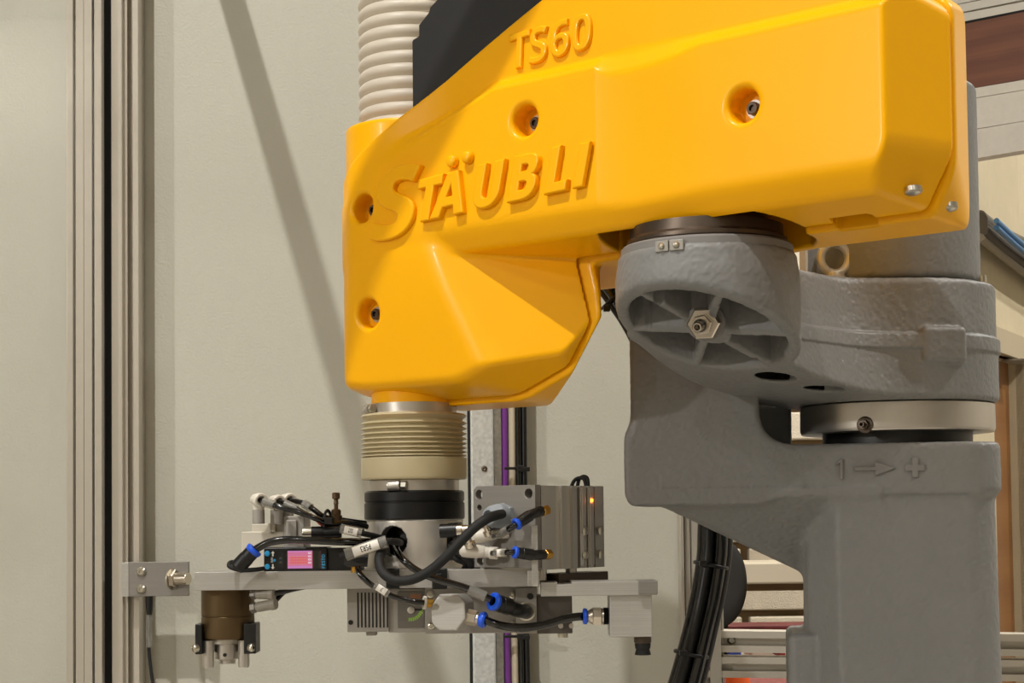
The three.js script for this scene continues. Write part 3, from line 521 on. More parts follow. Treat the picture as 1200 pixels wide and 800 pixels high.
// ------------------------------------------------ digital pressure switch with display
{
  const d = GD + 0.002, o = g3(350, 670, d + 0.02), t = thing('pressure_switch', 'small black pressure switch with lit pink display and blue buttons on the plate', 'pressure switch', o);
  part('housing', [boxPx(309, 641.5, 384, 669.5, d, 0.03, 0.0012), boxPx(383, 642, 424, 669, d + 0.003, 0.024, 0.001)], M.black, t);
  const scr = canvasTex(256, 176, (c, w, h) => {
    c.fillStyle = '#e87a96'; c.fillRect(0, 0, w, h); c.fillStyle = '#f2685f'; c.fillRect(20, 58, 130, 74);
    c.fillStyle = '#c78be0'; for (let i = 0; i < 11; i++) c.fillRect(10 + i * 14.5, 0, 2, h); c.fillStyle = '#d98ac8'; c.fillRect(0, 0, 190, 14); c.fillRect(0, h - 26, 190, 26); c.fillStyle = '#f3c07a'; for (let i = 0; i < 4; i++) c.fillRect(8, 54 + i * 26, 140, 2);
    c.fillStyle = '#16120d'; c.fillRect(192, 0, 64, h); c.fillStyle = '#2f2c12'; c.fillRect(200, 8, 6, h - 16); c.fillRect(240, 8, 8, h - 16);
    c.fillStyle = '#fff6ff'; c.font = 'bold 34px sans-serif'; c.textAlign = 'center'; c.textBaseline = 'middle';
    [24, 56, 88, 120].forEach((y) => { c.save(); c.translate(170, y); c.rotate(-Math.PI / 2); c.fillText('0', 0, 0); c.restore(); });
  });
  const screen = decal('screen', 337, 645.3, 376, 665.5, d - 0.0004, new THREE.MeshStandardMaterial({ color: 0x050505, roughness: 0.25, emissive: 0xffffff, emissiveMap: scr, emissiveIntensity: 0.75 }), t, 'lit pink display with white digits');
  const lamp = new THREE.RectAreaLight(0xff9fb4, 0.25, 0.025, 0.013); { const p = g3(356, 655.4, d - 0.003); lamp.position.copy(p); lamp.lookAt(p.x, p.y, p.z + 1); scene.add(lamp); }
  const btn = (x, y, r) => part('button', turned([[0, 0], [r, 0], [r, 0.0008], [r * 0.8, 0.0014], [0, 0.0016]], g3(x, y, d), V(0, 0, 1), 20), M.skyblue, t, 'blue button');
  btn(313.3, 648.5, 0.0021); btn(313.3, 663.8, 0.0021); btn(321.8, 656.5, 0.0011);
  const word = (txt, fill, w, h, size) => new THREE.MeshStandardMaterial({ roughness: 0.5, map: canvasTex(w, h, (c) => { c.fillStyle = '#141414'; c.fillRect(0, 0, w, h); c.fillStyle = fill; c.font = `bold ${size}px sans-serif`; c.textAlign = 'center'; c.textBaseline = 'middle'; c.translate(w / 2, h / 2); c.rotate(-Math.PI / 2); c.fillText(txt, 0, 0); }) });
  decal('brand_print', 376.4, 647.5, 381.4, 667.5, d - 0.0004, word('FESTO', '#2f9bcf', 64, 256, 74), t);
  decal('key_print', 317, 651, 320.4, 660.5, d - 0.0003, word('Edit', '#d8d8d8', 48, 128, 44), t);
  decal('mode_print', 325, 647, 333, 665.5, d - 0.0003, word('A  B', '#55575a', 64, 160, 36), t);
  for (const s of [1, -1]) { const c = g3(319.8, s > 0 ? 648.5 : 663.8, d - 0.0003), u = mm(1, d), a = extrude(poly([[-0.8, -3], [0.8, -3], [0.8, 0.5], [2.2, 0.5], [0, 3], [-2.2, 0.5], [-0.8, 0.5]].map(([x, y]) => [x * u, y * u * s]).map((p, i, l) => p)), 0.0004); if (s < 0) { /* mirrored outline */ } a.translate(c.x, c.y, c.z); part('arrow_mark', a, M.paper, t); }
}
// cable connector leaving the switch on the left: a black fitting with a blue ring, and the thick tube that climbs from it
function pushFitting(label, a, b, r, group, tail = 0.0, body = M.black) {   // black body from a (root) to b (blue ring)
  const dir = b.clone().sub(a), L = dir.length(), t = thing('push_in_fitting', label, 'fitting', a, group);
  part('body', turned([[0, 0], [r * 0.82, 0], [r, r * 0.25], [r, L * 0.62], [r * 0.95, L * 0.64], [r * 0.95, L - r * 0.35], [0, L - r * 0.35]], a, dir, 28), body, t);
  part('release_ring', turned([[r * 0.5, L - r * 0.5], [r * 0.85, L - r * 0.4], [r * 1.05, L - r * 0.1], [r * 1.08, L + r * 0.2], [r * 0.95, L + r * 0.34], [r * 0.55, L + r * 0.34]], a, dir, 28), M.blue, t, 'blue release ring');
  return t;
}
pushFitting('black push-in fitting with blue ring at the left end of the display switch', g3(277, 666, 1.262), g3(297, 645, 1.262), mm(9.3, 1.262));
single('air_tube', tube([g3(295, 647, 1.262), g3(302, 642, 1.262), g3(315, 635.5, 1.262), g3(335, 632.3, 1.262), g3(365, 633, 1.264), g3(400, 634.5, 1.268), g3(428, 634.8, 1.272), g3(450, 635, 1.30)], mm(4.6, 1.262), 90), M.blackGloss, 'thick glossy black air tube arching over the display switch into the tool cylinder', 'tube');
single('cable_loop', tube([g3(309, 666, 1.27), g3(296, 667.5, 1.262), g3(281, 667.5, 1.26), g3(269, 663.5, 1.262), g3(270, 659, 1.268), g3(279, 658.5, 1.275)], mm(2.7, 1.262)), M.rubber, 'short black cable loop at the left end of the display switch', 'cable');
// ------------------------------------------------ cream valve block with three white elbows
{
  const d = 1.30, t = thing('valve_block', 'cream stepped valve block with grey coil standing behind the display switch', 'valve', g3(310, 670, d + 0.02));
  part('base', [boxPx(283, 623, 334, 669, d, 0.04, 0.0008), boxPx(295, 614, 334, 624, d + 0.002, 0.034, 0.0006)], M.ivory, t);
  part('coil', [boxPx(332, 604.5, 357, 642, d - 0.004, 0.04, 0.001), boxPx(335, 609, 348, 634, d - 0.006, 0.004, 0.001)], M.greyBox, t, 'grey coil housing');
  part('nozzle', [boxPx(314, 613, 318, 624, d - 0.003, 0.006, 0.0005), boxPx(318, 601, 322.5, 623, d - 0.003, 0.005, 0.0005)], M.ivory, t);
}
{
  const d0 = 1.285;
  [[303, 586, 0], [324, 588, 1], [337, 586, 2]].forEach(([x, y, i]) => {
    const d = d0 + i * 0.010, t = thing('elbow_fitting', ['white elbow fitting with grey socket, foremost and leftmost on the valve block', 'white elbow fitting in the middle on the valve block', 'white elbow fitting, rearmost and rightmost on the valve block'][i], 'fitting', g3(x, 614, d), 'white elbows on the valve block');
    part('socket', lathe([[0, 0], [0.0046, 0], [0.0048, 0.0015], [0.0048, 0.0105], [0.0040, 0.0115], [0.0038, 0.014], [0, 0.014]], g3(x, 613.5, d).x, g3(x, 613.5, d).y, -d, 24), M.greyBox, t);
    const c = g3(x, y, d), dir = V(0.55, -0.10, 0.83).normalize();
    part('elbow', [turned([[0, -0.007], [0.0045, -0.006], [0.0050, -0.003], [0.0050, 0.001], [0.0059, 0.0015], [0.0060, 0.0045], [0.0052, 0.0055], [0.0038, 0.0055], [0.0034, 0.002], [0, 0.002]], c, dir, 28), lathe([[0, 0], [0.0044, 0], [0.0044, 0.008], [0, 0.009]], c.x, c.y - 0.009, c.z, 24)], M.whitePlastic, t);
    part('tube_stub', turned([[0, 0.003], [0.0022, 0.003], [0.0022, 0.0075], [0, 0.0075]], c, dir, 16), M.black, t);
  });
  const pts = [[[307, 587, 1.277], [325, 593, 1.270], [350, 600, 1.268], [372, 608, 1.270], [386, 614, 1.276], [405, 612, 1.285], [430, 617, 1.30]], [[329, 588, 1.285], [347, 596, 1.277], [362, 604, 1.275], [380, 611, 1.279], [400, 616, 1.288], [425, 622, 1.305]], [[342, 586, 1.294], [357, 590, 1.285], [368, 597, 1.282], [379, 605, 1.283], [400, 609, 1.292], [428, 613, 1.31]]];
  ['front', 'middle', 'rear'].forEach((w, i) => single('air_tube', tube(pts[i].map((p) => g3(...p)), 0.0022), M.blackGloss, `black air tube from the ${w === 'front' ? 'foremost' : w === 'middle' ? 'middle' : 'rearmost'} white elbow on the valve block`, 'tube', 'tubes leaving the valve block'));
  [[309, 587.5, 322, 592, 1.275, 'foremost'], [334, 590.5, 348, 597, 1.281, 'middle'], [356, 590, 364, 595, 1.284, 'rearmost']].forEach(([x0, y0, x1, y1, dd, w]) => { const a = g3(x0, y0, dd), b = g3(x1, y1, dd - 0.003), dir = b.clone().sub(a), L = dir.length(); single('marker_sleeve', turned([[0.0030, 0], [0.0037, 0], [0.0037, L], [0.0030, L], [0.0030, 0]], a, dir, 20), M.clear, `clear marker sleeve on the ${w} tube of the valve block`, 'sleeve', 'clear sleeves on the valve tubes'); });
  single('signal_wire', tube([g3(364, 602, 1.284), g3(370, 609, 1.278), g3(377, 615, 1.277), g3(387, 618, 1.279)], 0.0009), std(0xa02a20, 0.5), 'thin red wire between the valve tubes', 'wire');
}
single('cable_tie', [(() => { const g = new THREE.TorusGeometry(0.0072, 0.0011, 8, 28); g.scale(0.75, 1.35, 1); g.rotateY(1.1); const p = g3(384, 613, 1.277); g.translate(p.x, p.y, p.z); return g; })(), boxPx(380, 606, 390, 614, 1.266, 0.006, 0.001)], M.black, 'black cable tie gathering the valve tubes', 'cable tie');
{ // round connector with metal ring
  const a = g3(354, 624, 1.272), dir = V(1, 0.0, -0.12), k = mm(1, 1.272), t = thing('round_connector', 'black round cable connector with pale metal ring lying above the display switch', 'connector', a);
  part('metal_ring', turned([[0, 0], [5.8 * k, 0], [6.6 * k, 1.5 * k], [6.6 * k, 11 * k], [0, 11 * k]], a, dir, 28), M.zinc, t, 'pale metal ring');
  part('body', turned([[0, 10 * k], [7.0 * k, 10.5 * k], [7.3 * k, 12 * k], [7.3 * k, 24 * k], [6.8 * k, 25 * k], [7.1 * k, 26 * k], [7.1 * k, 36 * k], [6.4 * k, 38 * k], [6.4 * k, 46 * k], [0, 47 * k]], a, dir, 28), M.black, t);
}
function labelSleeve(label, a, b, r, txt, group) {               // clear sleeve that holds a white printed strip
  const dir = b.clone().sub(a), L = dir.length(), t = thing('marker_sleeve', label, 'sleeve', a, group);
  part('sleeve', turned([[r * 0.92, 0], [r, 0], [r, L], [r * 0.92, L], [r * 0.92, 0]], a, dir, 24), M.clear, t);
  const m = new THREE.MeshStandardMaterial({ roughness: 0.6, map: canvasTex(256, 64, (c) => { c.fillStyle = '#e9e4da'; c.fillRect(0, 0, 256, 64); c.fillStyle = '#1a1a1a'; c.font = 'bold 46px sans-serif'; c.textAlign = 'center'; c.textBaseline = 'middle'; c.translate(128, 34); c.fillText(txt, 0, 0); }) });
  const g = new THREE.CylinderGeometry(r * 1.06, r * 1.06, L * 0.62, 16, 1, true, -0.85, 1.7); const uv = g.attributes.uv; for (let i = 0; i < uv.count; i++) uv.setXY(i, 1 - uv.getY(i), uv.getX(i));
  const ang = Math.atan2(dir.y, dir.x); g.rotateZ(ang - Math.PI / 2); const mid = a.clone().lerp(b, 0.5); g.translate(mid.x, mid.y, mid.z); part('label_strip', g, m, t, 'white printed strip'); return t;
}
labelSleeve('small white printed sleeve on the black cable left of the tool cylinder', g3(399, 619, 1.262), g3(424, 624.5, 1.262), mm(5.6, 1.262), 'OUT');
single('signal_cable', tube([g3(398, 619, 1.264), g3(412, 621.8, 1.262), g3(426, 625, 1.263), g3(440, 628, 1.285), g3(452, 631, 1.31)], mm(3.4, 1.262)), M.rubber, 'black cable with white sleeve running from the round connector to the tool cylinder', 'cable');
{ // brass adjusting screw that stands on the valves
  const b = g3(394, 612, 1.29), k = mm(1, 1.29), t = thing('throttle_screw', 'bronze throttle screw standing upright left of the black flange', 'screw', b);
  part('base', lathe([[0, -8 * k], [7 * k, -8 * k], [7 * k, 1 * k], [0, 1 * k]], b.x, b.y, b.z, 6), M.black, t);
  part('collar', lathe([[0, 1 * k], [7 * k, 1 * k], [7 * k, 8 * k], [5.6 * k, 9 * k], [5.8 * k, 14 * k], [4.4 * k, 15.5 * k], [0, 16 * k]], b.x, b.y, b.z, 28), std(0x5f4c38, 0.35, 0.9), t);
  part('knob', lathe([[0, 15 * k], [2.4 * k, 15 * k], [2.4 * k, 21 * k], [3.0 * k, 22 * k], [2.6 * k, 24 * k], [2.6 * k, 27 * k], [4.6 * k, 28 * k], [4.6 * k, 34 * k], [3.6 * k, 35 * k], [0, 35 * k]], b.x, b.y, b.z, 24), std(0x6a5540, 0.35, 0.9), t);
}
// ------------------------------------------------ cables in front of the tool cylinder
{ // angled connector and its labelled sleeve
  const a = g3(428, 655, 1.258), t = thing('angled_connector', 'black angled cable plug right of the display switch', 'connector', a);
  part('plug', [turned([[0, -0.004], [0.0055, -0.004], [0.0062, 0], [0.0062, 0.012], [0.0050, 0.014], [0, 0.014]], g3(425, 655, 1.265), V(-1, 0.1, 0.1), 24), boxPx(404, 648, 428, 664, 1.264, 0.012, 0.003)], M.black, t);
  part('collar', lathe([[0, -0.003], [0.0032, -0.003], [0.0032, 0.004], [0, 0.004]], g3(416, 666, 1.27).x, g3(416, 666, 1.27).y, -1.27, 16), M.brass, t);
}
labelSleeve('large clear sleeve with white printed label crossing in front of the tool cylinder', g3(405, 650, 1.242), g3(453.5, 634, 1.242), mm(7.4, 1.242), 'PSR3');
single('signal_cable', tube([g3(399, 652, 1.245), g3(410, 648.5, 1.242), g3(430, 642, 1.242), g3(453, 634.5, 1.242), g3(463, 634.5, 1.25), g3(468, 635.5, 1.285), g3(470, 636, 1.31)], mm(4.3, 1.242)), M.rubber, 'black cable inside the large clear label sleeve', 'cable');
single('power_cable', tube([g3(588, 602, 1.250), g3(580, 604, 1.235), g3(570, 608, 1.225), g3(556, 618, 1.222), g3(540, 634, 1.22), g3(522, 653, 1.22), g3(503, 669, 1.222), g3(482, 679, 1.224), g3(462, 679.5, 1.226), g3(449, 671, 1.23), g3(444.5, 658, 1.236), g3(447, 646, 1.25), g3(451, 643, 1.28), g3(452, 645, 1.31)], mm(5.9, 1.222), 140, 16), M.rubber, 'thick matt black cable looping from the grey gland into the round opening', 'cable');
single('air_tube', tube([g3(460, 630, 1.31), g3(463, 637, 1.28), g3(466, 647, 1.262), g3(475, 658, 1.252), g3(490, 669, 1.250), g3(510, 678, 1.25), g3(535, 685, 1.25), g3(555, 692, 1.25), g3(575, 702, 1.25)], mm(4.3, 1.25), 100), M.blackGloss, 'glossy black air tube running from the round opening down to the black elbow', 'tube');
{ const a = g3(549, 690.5, 1.25), b = g3(569, 699, 1.25), dir = b.clone().sub(a), L = dir.length(); single('marker_sleeve', turned([[mm(5.4, 1.25), 0], [mm(6.4, 1.25), 0], [mm(6.4, 1.25), L], [mm(5.4, 1.25), L], [mm(5.4, 1.25), 0]], a, dir, 24), M.clear, 'bare clear sleeve on the glossy tube left of the black elbow fitting', 'sleeve'); }
single('air_tube', tube([g3(419, 664, 1.255), g3(421, 671, 1.252), g3(428, 679, 1.25), g3(438, 687, 1.25), g3(452, 695, 1.25), g3(470, 701, 1.25), g3(485, 704.5, 1.252), g3(497, 706, 1.254)], mm(3.4, 1.25), 80), M.blackGloss, 'thin black air tube curving under the plate to the brass nipple of the knob', 'tube');
labelSleeve('short sleeve with folded white label on the tube curving under the plate', g3(439, 685, 1.248), g3(456, 696, 1.248), mm(5.2, 1.248), 'SP');
// ------------------------------------------------ grey vacuum generator under the plate
{
  const d = 1.30, t = thing('vacuum_generator', 'flat grey vacuum generator with grille and small dial under the plate', 'vacuum generator', g3(530, 741, d + 0.02));
  part('housing', [boxPx(406.5, 689, 456, 740, d, 0.034, 0.0008), boxPx(455, 690, 500, 740.5, d + 0.003, 0.034, 0.0006), boxPx(498, 688, 628, 741, d, 0.034, 0.0006)], M.greyBox, t);
  part('end_housing', [boxPx(604, 688, 629.5, 742, d - 0.004, 0.04, 0.0008)], M.greyBox, t);
  part('side_plate', boxPx(629, 698, 671, 742, d + 0.004, 0.034, 0.0008), std(0x5d5852, 0.5, 0.2), t);
  for (let i = 0; i < 9; i++) part('slot', boxPx(418.5 + i * 4.3, 694, 420.7 + i * 4.3, 735, d - 0.0003, 0.002, 0), M.black, t);
  part('sensor_hole', turned([[0, 0], [mm(2.8, d), 0], [mm(2.8, d), 0.0005], [0, 0.0005]], g3(411, 729, d), V(0, 0, 1), 20), M.black, t);
  const dial = canvasTex(128, 160, (c, w, h) => { c.fillStyle = '#6b665d'; c.fillRect(0, 0, w, h); c.fillStyle = '#b06a3a'; for (let i = 0; i < 9; i++) c.fillRect(62 + i * 6, 12 + (i % 2) * 2, 4, 18); c.strokeStyle = '#8dbf3a'; c.lineWidth = 15; for (let i = 0; i < 9; i++) { c.beginPath(); c.arc(62, 66, 58, 0.25 + i * 0.17, 0.25 + i * 0.17 + 0.12); c.stroke(); } c.fillStyle = '#45423c'; c.font = '10px sans-serif'; for (let i = 0; i < 6; i++) c.fillText('||||||', 8, 62 + i * 13); });
  const g = decal('dial', 466, 693, 497, 735, d + 0.0022, new THREE.MeshStandardMaterial({ map: dial, roughness: 0.45 }), t, 'small dial with green scale');
  part('pointer', [turned([[0, 0], [mm(4.2, d), 0], [mm(4.2, d), 0.0012], [mm(2, d), 0.0016], [0, 0.0016]], g3(481.5, 714.5, d + 0.002), V(0, 0, 1), 20)], M.steel, g);
  part('needle', boxPx(484, 713.4, 494, 715, d + 0.0008, 0.0012, 0), M.black, g);
  for (const [x, y] of [[504.5, 696], [505.5, 733], [600.5, 697], [600.5, 731]]) part('cover_screw', [turned([[0, 0], [mm(4, d), 0], [mm(4, d), 0.0012], [mm(2.4, d), 0.0018], [mm(2, d), 0.0008], [0, 0.0008]], g3(x, y, d - 0.0002), V(0, 0, 1), 20)], M.zinc, t);
  part('mounting_hole', turned([[0, 0], [mm(3.7, d), 0], [mm(3.7, d), 0.0005], [0, 0.0005]], g3(621.5, 698.5, d - 0.004), V(0, 0, 1), 20), M.black, t);
  part('port', turned([[mm(9, d), 0], [mm(11, d), 0], [mm(11, d), 0.0006], [mm(9, d), 0.001], [mm(9, d), 0]], g3(616.5, 716, d - 0.004), V(0, 0, 1), 32), M.zinc, t);
  for (const [x, y] of [[657, 733], [669.5, 733]]) part('side_screw', turned([[0, 0], [mm(3, d), 0], [mm(3, d), 0.002], [0, 0.002]], g3(x, y, d + 0.004), V(0, 0, 1), 16), M.steel, t);
  part('foot_screw', lathe([[0, 0], [mm(6, d), 0], [mm(6, d), mm(7, d)], [0, mm(7, d)]], g3(659.5, 746.5, d + 0.012).x, g3(659.5, 746.5, d + 0.012).y, -d - 0.012, 24), M.zinc, t);
  part('foot', boxPx(429, 740, 441, 744.5, d + 0.01, 0.012, 0.0006), M.greyBox, t);
}
{ // aluminium knob in front of the generator
  const d = 1.262, k = mm(1, d), c = g3(527, 717, d), dir = V(-0.30, 0.02, 0.95).normalize(), t = thing('end_plug', 'brushed aluminium plug with flattened sides in front of the grey generator', 'plug', c);
  const pts = []; for (let i = 0; i < 96; i++) { const a = i / 96 * Math.PI * 2; let r = 23.5 * k; for (const f of [0.05, 1.57, Math.PI + 0.05, -1.57, 2.5, -0.65]) { const cc = Math.cos(a - f); if (cc > 0) r = Math.min(r, 21.2 * k / cc); } pts.push([r * Math.cos(a), r * Math.sin(a)]); }
  const g = extrude(poly(pts), 0.022, 0.0012); crease(g.index ? g.toNonIndexed() : g, 0.5); g.translate(0, 0, -0.018); g.applyQuaternion(new THREE.Quaternion().setFromUnitVectors(V(0, 0, 1), dir)); g.translate(c.x, c.y, c.z);
  part('body', boxUV(g), M.alu, t, 'brushed aluminium body');
  part('nipple', [hexPrism(5.6 * k, 8 * k, g3(508, 706.5, d + 0.006), V(-1, 0.1, 0.15))], M.brass, t, 'brass nipple');
  part('nipple_ring', turned([[3.4 * k, 0], [7.8 * k, 0], [7.8 * k, 3 * k], [3.4 * k, 3 * k]], g3(499, 706, d + 0.004), V(-1, 0.1, 0.25), 28), M.whitePlastic, t, 'white ring');
  const e = g3(546, 722, d), f2 = g3(566, 726, d - 0.004), dr = f2.clone().sub(e);
  part('outlet', [hexPrism(9.2 * k, 14 * k, e, dr, 6, 0.2), turned([[0, 0.003], [7 * k, 0.003], [7 * k, 19 * k], [0, 19 * k]], e, dr, 24)], M.nickel, t, 'nickel outlet');
  part('release_ring', turned([[3 * k, 17 * k], [8 * k, 17 * k], [9.6 * k, 20 * k], [9.6 * k, 23 * k], [8 * k, 25 * k], [5 * k, 25 * k]], e, dr, 28), M.blue, t, 'blue release ring');
}
single('air_tube', tube([g3(566, 725, 1.258), g3(578, 730, 1.256), g3(594, 734, 1.256), g3(616, 735, 1.257), g3(640, 731, 1.26), g3(662, 724.5, 1.263), g3(676, 722.5, 1.266), g3(686, 722, 1.268)], mm(4.9, 1.257), 90), M.blackGloss, 'glossy black air tube from the aluminium plug to the suction block', 'tube');
{ // black elbow into the generator
  const a = g3(598, 711.5, 1.262), b = g3(579.5, 705, 1.252), k = mm(1, 1.255), t = pushFitting('black elbow fitting with blue ring plugged into the grey generator', a, b, 10.2 * k);
  part('elbow', [tube([g3(596, 711, 1.262), g3(605, 714.5, 1.264), g3(612, 716, 1.272), g3(615, 716, 1.29), g3(616, 716, 1.30)], 8.4 * k, 30, 20)], M.black, t);
}
// ------------------------------------------------ compact air cylinder with its front plate
const CY = at(628, 668, 1.245), CYM = new THREE.Matrix4().makeRotationY(YAW).setPosition(CY);
const cyl = (g) => g.applyMatrix4(CYM);
{
  const H = mm(100, 1.245), W = 0.0605, D = 0.086, t = thing('air_cylinder', 'square compact aluminium air cylinder with slotted side and sensors on the right of the tool', 'air cylinder', CY.clone());
  const plate = extrude(poly([[-W, 0.0015], [0, 0.0015], [0, H], [-W + 0.003, H], [-W, H - 0.003]], [circlePts(-W + 0.0058, H - 0.0065, 0.0036), circlePts(-0.0062, H - 0.0065, 0.0036), circlePts(-W + 0.0058, H - 0.0165, 0.0022), circlePts(-W + 0.0065, 0.0065, 0.0036)]), 0.007, 0.0005);
  part('front_plate', cyl(boxUV(plate).translate(0, 0, -0.007)), M.aluDark, t, 'darker grey front plate with corner holes');
  // extruded body: grooves along its height on the right face
  const prof = [[-W + 0.003, -0.0075], [0, -0.0075]], z = (a) => -0.0075 - a;
  const steps = [[0.018, 0], [0.018, -0.0015], [0.024, -0.0015], [0.024, 0.0012], [0.031, 0.0012], [0.031, -0.0016], [0.0375, -0.0016], [0.0375, 0.0010], [0.0435, 0.0010], [0.0435, -0.004], [0.0470, -0.004], [0.0470, 0.0012], [0.0540, 0.0012], [0.0540, -0.004], [0.0570, -0.004], [0.0570, 0.0012], [0.0640, 0.0012], [0.0640, -0.004], [0.0665, -0.004], [0.0665, 0.0010], [0.0785, 0.0010]];
  for (const [a, o] of steps) prof.push([o, z(a)]); prof.push([-W + 0.003, z(0.0785)]);
  const body = extrude(poly(prof.map(([x, zz]) => [x, -zz])), H - 0.0005); body.rotateX(-Math.PI / 2); body.scale(1, 1, 1);
  part('body', cyl(boxUV(body)), std(0xc9c5bd, 0.3, 0.85), t, 'bright extruded body');
  const rail = (a, w) => part('sensor_rail', cyl(box(0.0016, H / 2, z(a), 0.0022, H - 0.003, w, 0.0004)), M.steel, t, 'steel sensor rail');
  const r1 = rail(0.0506, 0.0052), r2 = rail(0.0606, 0.0052);
  for (const [r, a] of [[r1, 0.0506], [r2, 0.0715]]) for (const y of [0.008, 0.0265]) part('rail_screw', cyl(turned([[0, 0], [0.0036, 0], [0.0036, 0.0010], [0.0022, 0.0016], [0, 0.0016]], V(0.0024, y + 0.002, z(a)), V(1, 0, 0), 20)), M.zinc, r);
  const led = part('indicator', cyl(box(0.0014, H - 0.0118, z(0.0622), 0.002, 0.0052, 0.0022, 0.0008)), new THREE.MeshStandardMaterial({ color: 0x662200, emissive: 0xff7a10, emissiveIntensity: 2.2 }), t, 'glowing orange indicator');
  const lp = V(0.004, H - 0.0118, z(0.0622)).applyMatrix4(CYM), pl = new THREE.PointLight(0xff7a20, 0.00015, 0, 2); pl.position.copy(lp); pl.castShadow = true; pl.shadow.radius = 0.1; scene.add(pl);
  for (const a of [0.014, 0.052]) part('piston_rod', cyl(lathe([[0.0045, 0.001], [0.0045, -0.0085]], -0.012, 0, z(a), 20)), M.steel, t);
  part('rod_plate', [cyl(box(-0.0125, -0.0078, z(0.0550), 0.022, 0.0080, 0.064, 0.0006))], M.darkSteel, t, 'dark rod end plate');
}
[[668, 571, 676, 560, 684, 561, 687, 572, 'left'], [676, 572, 682, 558, 688, 560, 689.5, 573, 'right']].forEach(([a, b, c, d, e, f, g, h, w], i) => single('sensor_cable', tube([g3(a, b + 3, 1.31), g3(c - 3, d + 3, 1.308), g3(c + 2, d, 1.306), g3(e, f, 1.304), g3(g, h, 1.302), g3(g + 0.5, h + 14, 1.302)], mm(2.2, 1.3)), M.rubber, `thin black sensor cable looping over the air cylinder, the ${w} of two`, 'cable', 'sensor cables on the air cylinder'));
{ // grey cable gland on the front plate
  const a = at(596, 604, 1.266), dir = V(-0.64, -0.02, 0.77).normalize(), t = thing('cable_gland', 'grey plastic cable gland on the front plate of the air cylinder', 'cable gland', a);
  part('nut', hexPrism(0.0098, 0.010, a.clone().addScaledVector(dir, -0.002), dir, 6, 0.5), M.greyPlastic, t);
  part('cap', turned([[0, 0.008], [0.0090, 0.008], [0.0093, 0.012], [0.0084, 0.019], [0.0064, 0.0235], [0.0048, 0.024], [0.0046, 0.021], [0, 0.021]], a, dir, 32), M.greyPlastic, t);
}
// two black push-in elbows with brass threads on the bright cylinder face
[[638, 597, 622, 603, 606, 613.5, 'upper'], [641, 649.5, 625, 650, 604, 647, 'lower']].forEach(([x0, y0, x1, y1, x2, y2, w]) => {
  const k = mm(1, 1.238), root = at(x0, y0, 1.243), mid = at(x1, y1, 1.232), tip = at(x2, y2, 1.226);
  const t = pushFitting(`black push-in elbow with brass thread, the ${w} of two on the air cylinder`, mid, tip, 6.8 * k, 'black elbows on the air cylinder');
  part('elbow', tube([root.clone().lerp(mid, 0.25), root.clone().lerp(mid, 0.6).add(V(0, 0, 0.002)), mid, mid.clone().lerp(tip, 0.25)], 5.9 * k, 24, 18), M.black, t);
  part('thread', hexPrism(6.2 * k, 10 * k, root.clone().addScaledVector(V(0.6, 0, -0.4), 0.004), root.clone().sub(mid).multiplyScalar(-1).normalize()), M.brass, t, 'brass thread');
  const far = [at(x2 - 6, y2 + (w === 'upper' ? 4 : 0), 1.226), at(x2 - 20, y2 + (w === 'upper' ? 12 : 0.5), 1.236), at(x2 - 27, y2 + (w === 'upper' ? 15 : 1), 1.245)];
  single('air_tube', tube([tip.clone().lerp(mid, 0.2), ...far], 3.4 * k), M.blackGloss, `short black air tube between the ${w} black elbow and a white flow valve`, 'tube', 'short tubes at the air cylinder');
  const sa = far[0].clone().lerp(far[1], 0.25), sb = far[1], dir = sb.clone().sub(sa), L = dir.length() + 0.002;
  if (w === 'upper') single('marker_sleeve', turned([[4.4 * k, 0], [5.2 * k, 0], [5.2 * k, L], [4.4 * k, L], [4.4 * k, 0]], sa, dir, 24), M.clear, 'bare clear sleeve on the tube of the upper black elbow', 'sleeve');
  else labelSleeve('white printed sleeve on the tube of the lower black elbow', sb.clone().add(V(-0.002, 0, 0)), sa, 5.4 * k, 'C4R1');
});
// two white flow control valves
[[596, 622.5, 556, 629, 574, 618, 'upper', 1.262], [584, 648, 540, 644, 552, 632, 'lower', 1.258]].forEach(([x0, y0, x1, y1, sx, sy, w, d]) => {
  const k = mm(1, d), a = at(x0, y0, d), b = at(x1, y1, d), dir = a.clone().sub(b), L = dir.length(), t = thing('flow_valve', `white plastic flow control valve, the ${w} of two right of the tool cylinder`, 'flow valve', b, 'white flow control valves');
  part('body', [turned([[0, -2 * k], [5 * k, -1 * k], [8 * k, 2 * k], [8.6 * k, 8 * k], [7.6 * k, L * 0.5], [7.0 * k, L * 0.62], [0, L * 0.62]], b, dir, 28), turned([[0, L * 0.60], [6.4 * k, L * 0.60], [6.4 * k, L * 0.75], [7.6 * k, L * 0.78], [7.6 * k, L * 0.97], [6.6 * k, L], [4 * k, L], [4 * k, L * 0.9], [0, L * 0.9]], b, dir, 28)], M.whitePlastic, t);
  const s = at(sx, sy + 8, d - 0.006), sd = V(-0.35, 0.85, 0.30);
  part('adjusting_screw', [turned([[0, 0], [7 * k, 0], [7 * k, 5 * k], [4.4 * k, 6 * k], [4.4 * k, 10 * k], [5 * k, 11 * k], [4.6 * k, 14 * k], [0, 14.5 * k]], s, sd, 24)], M.nickel, t, 'nickel adjusting screw');
});
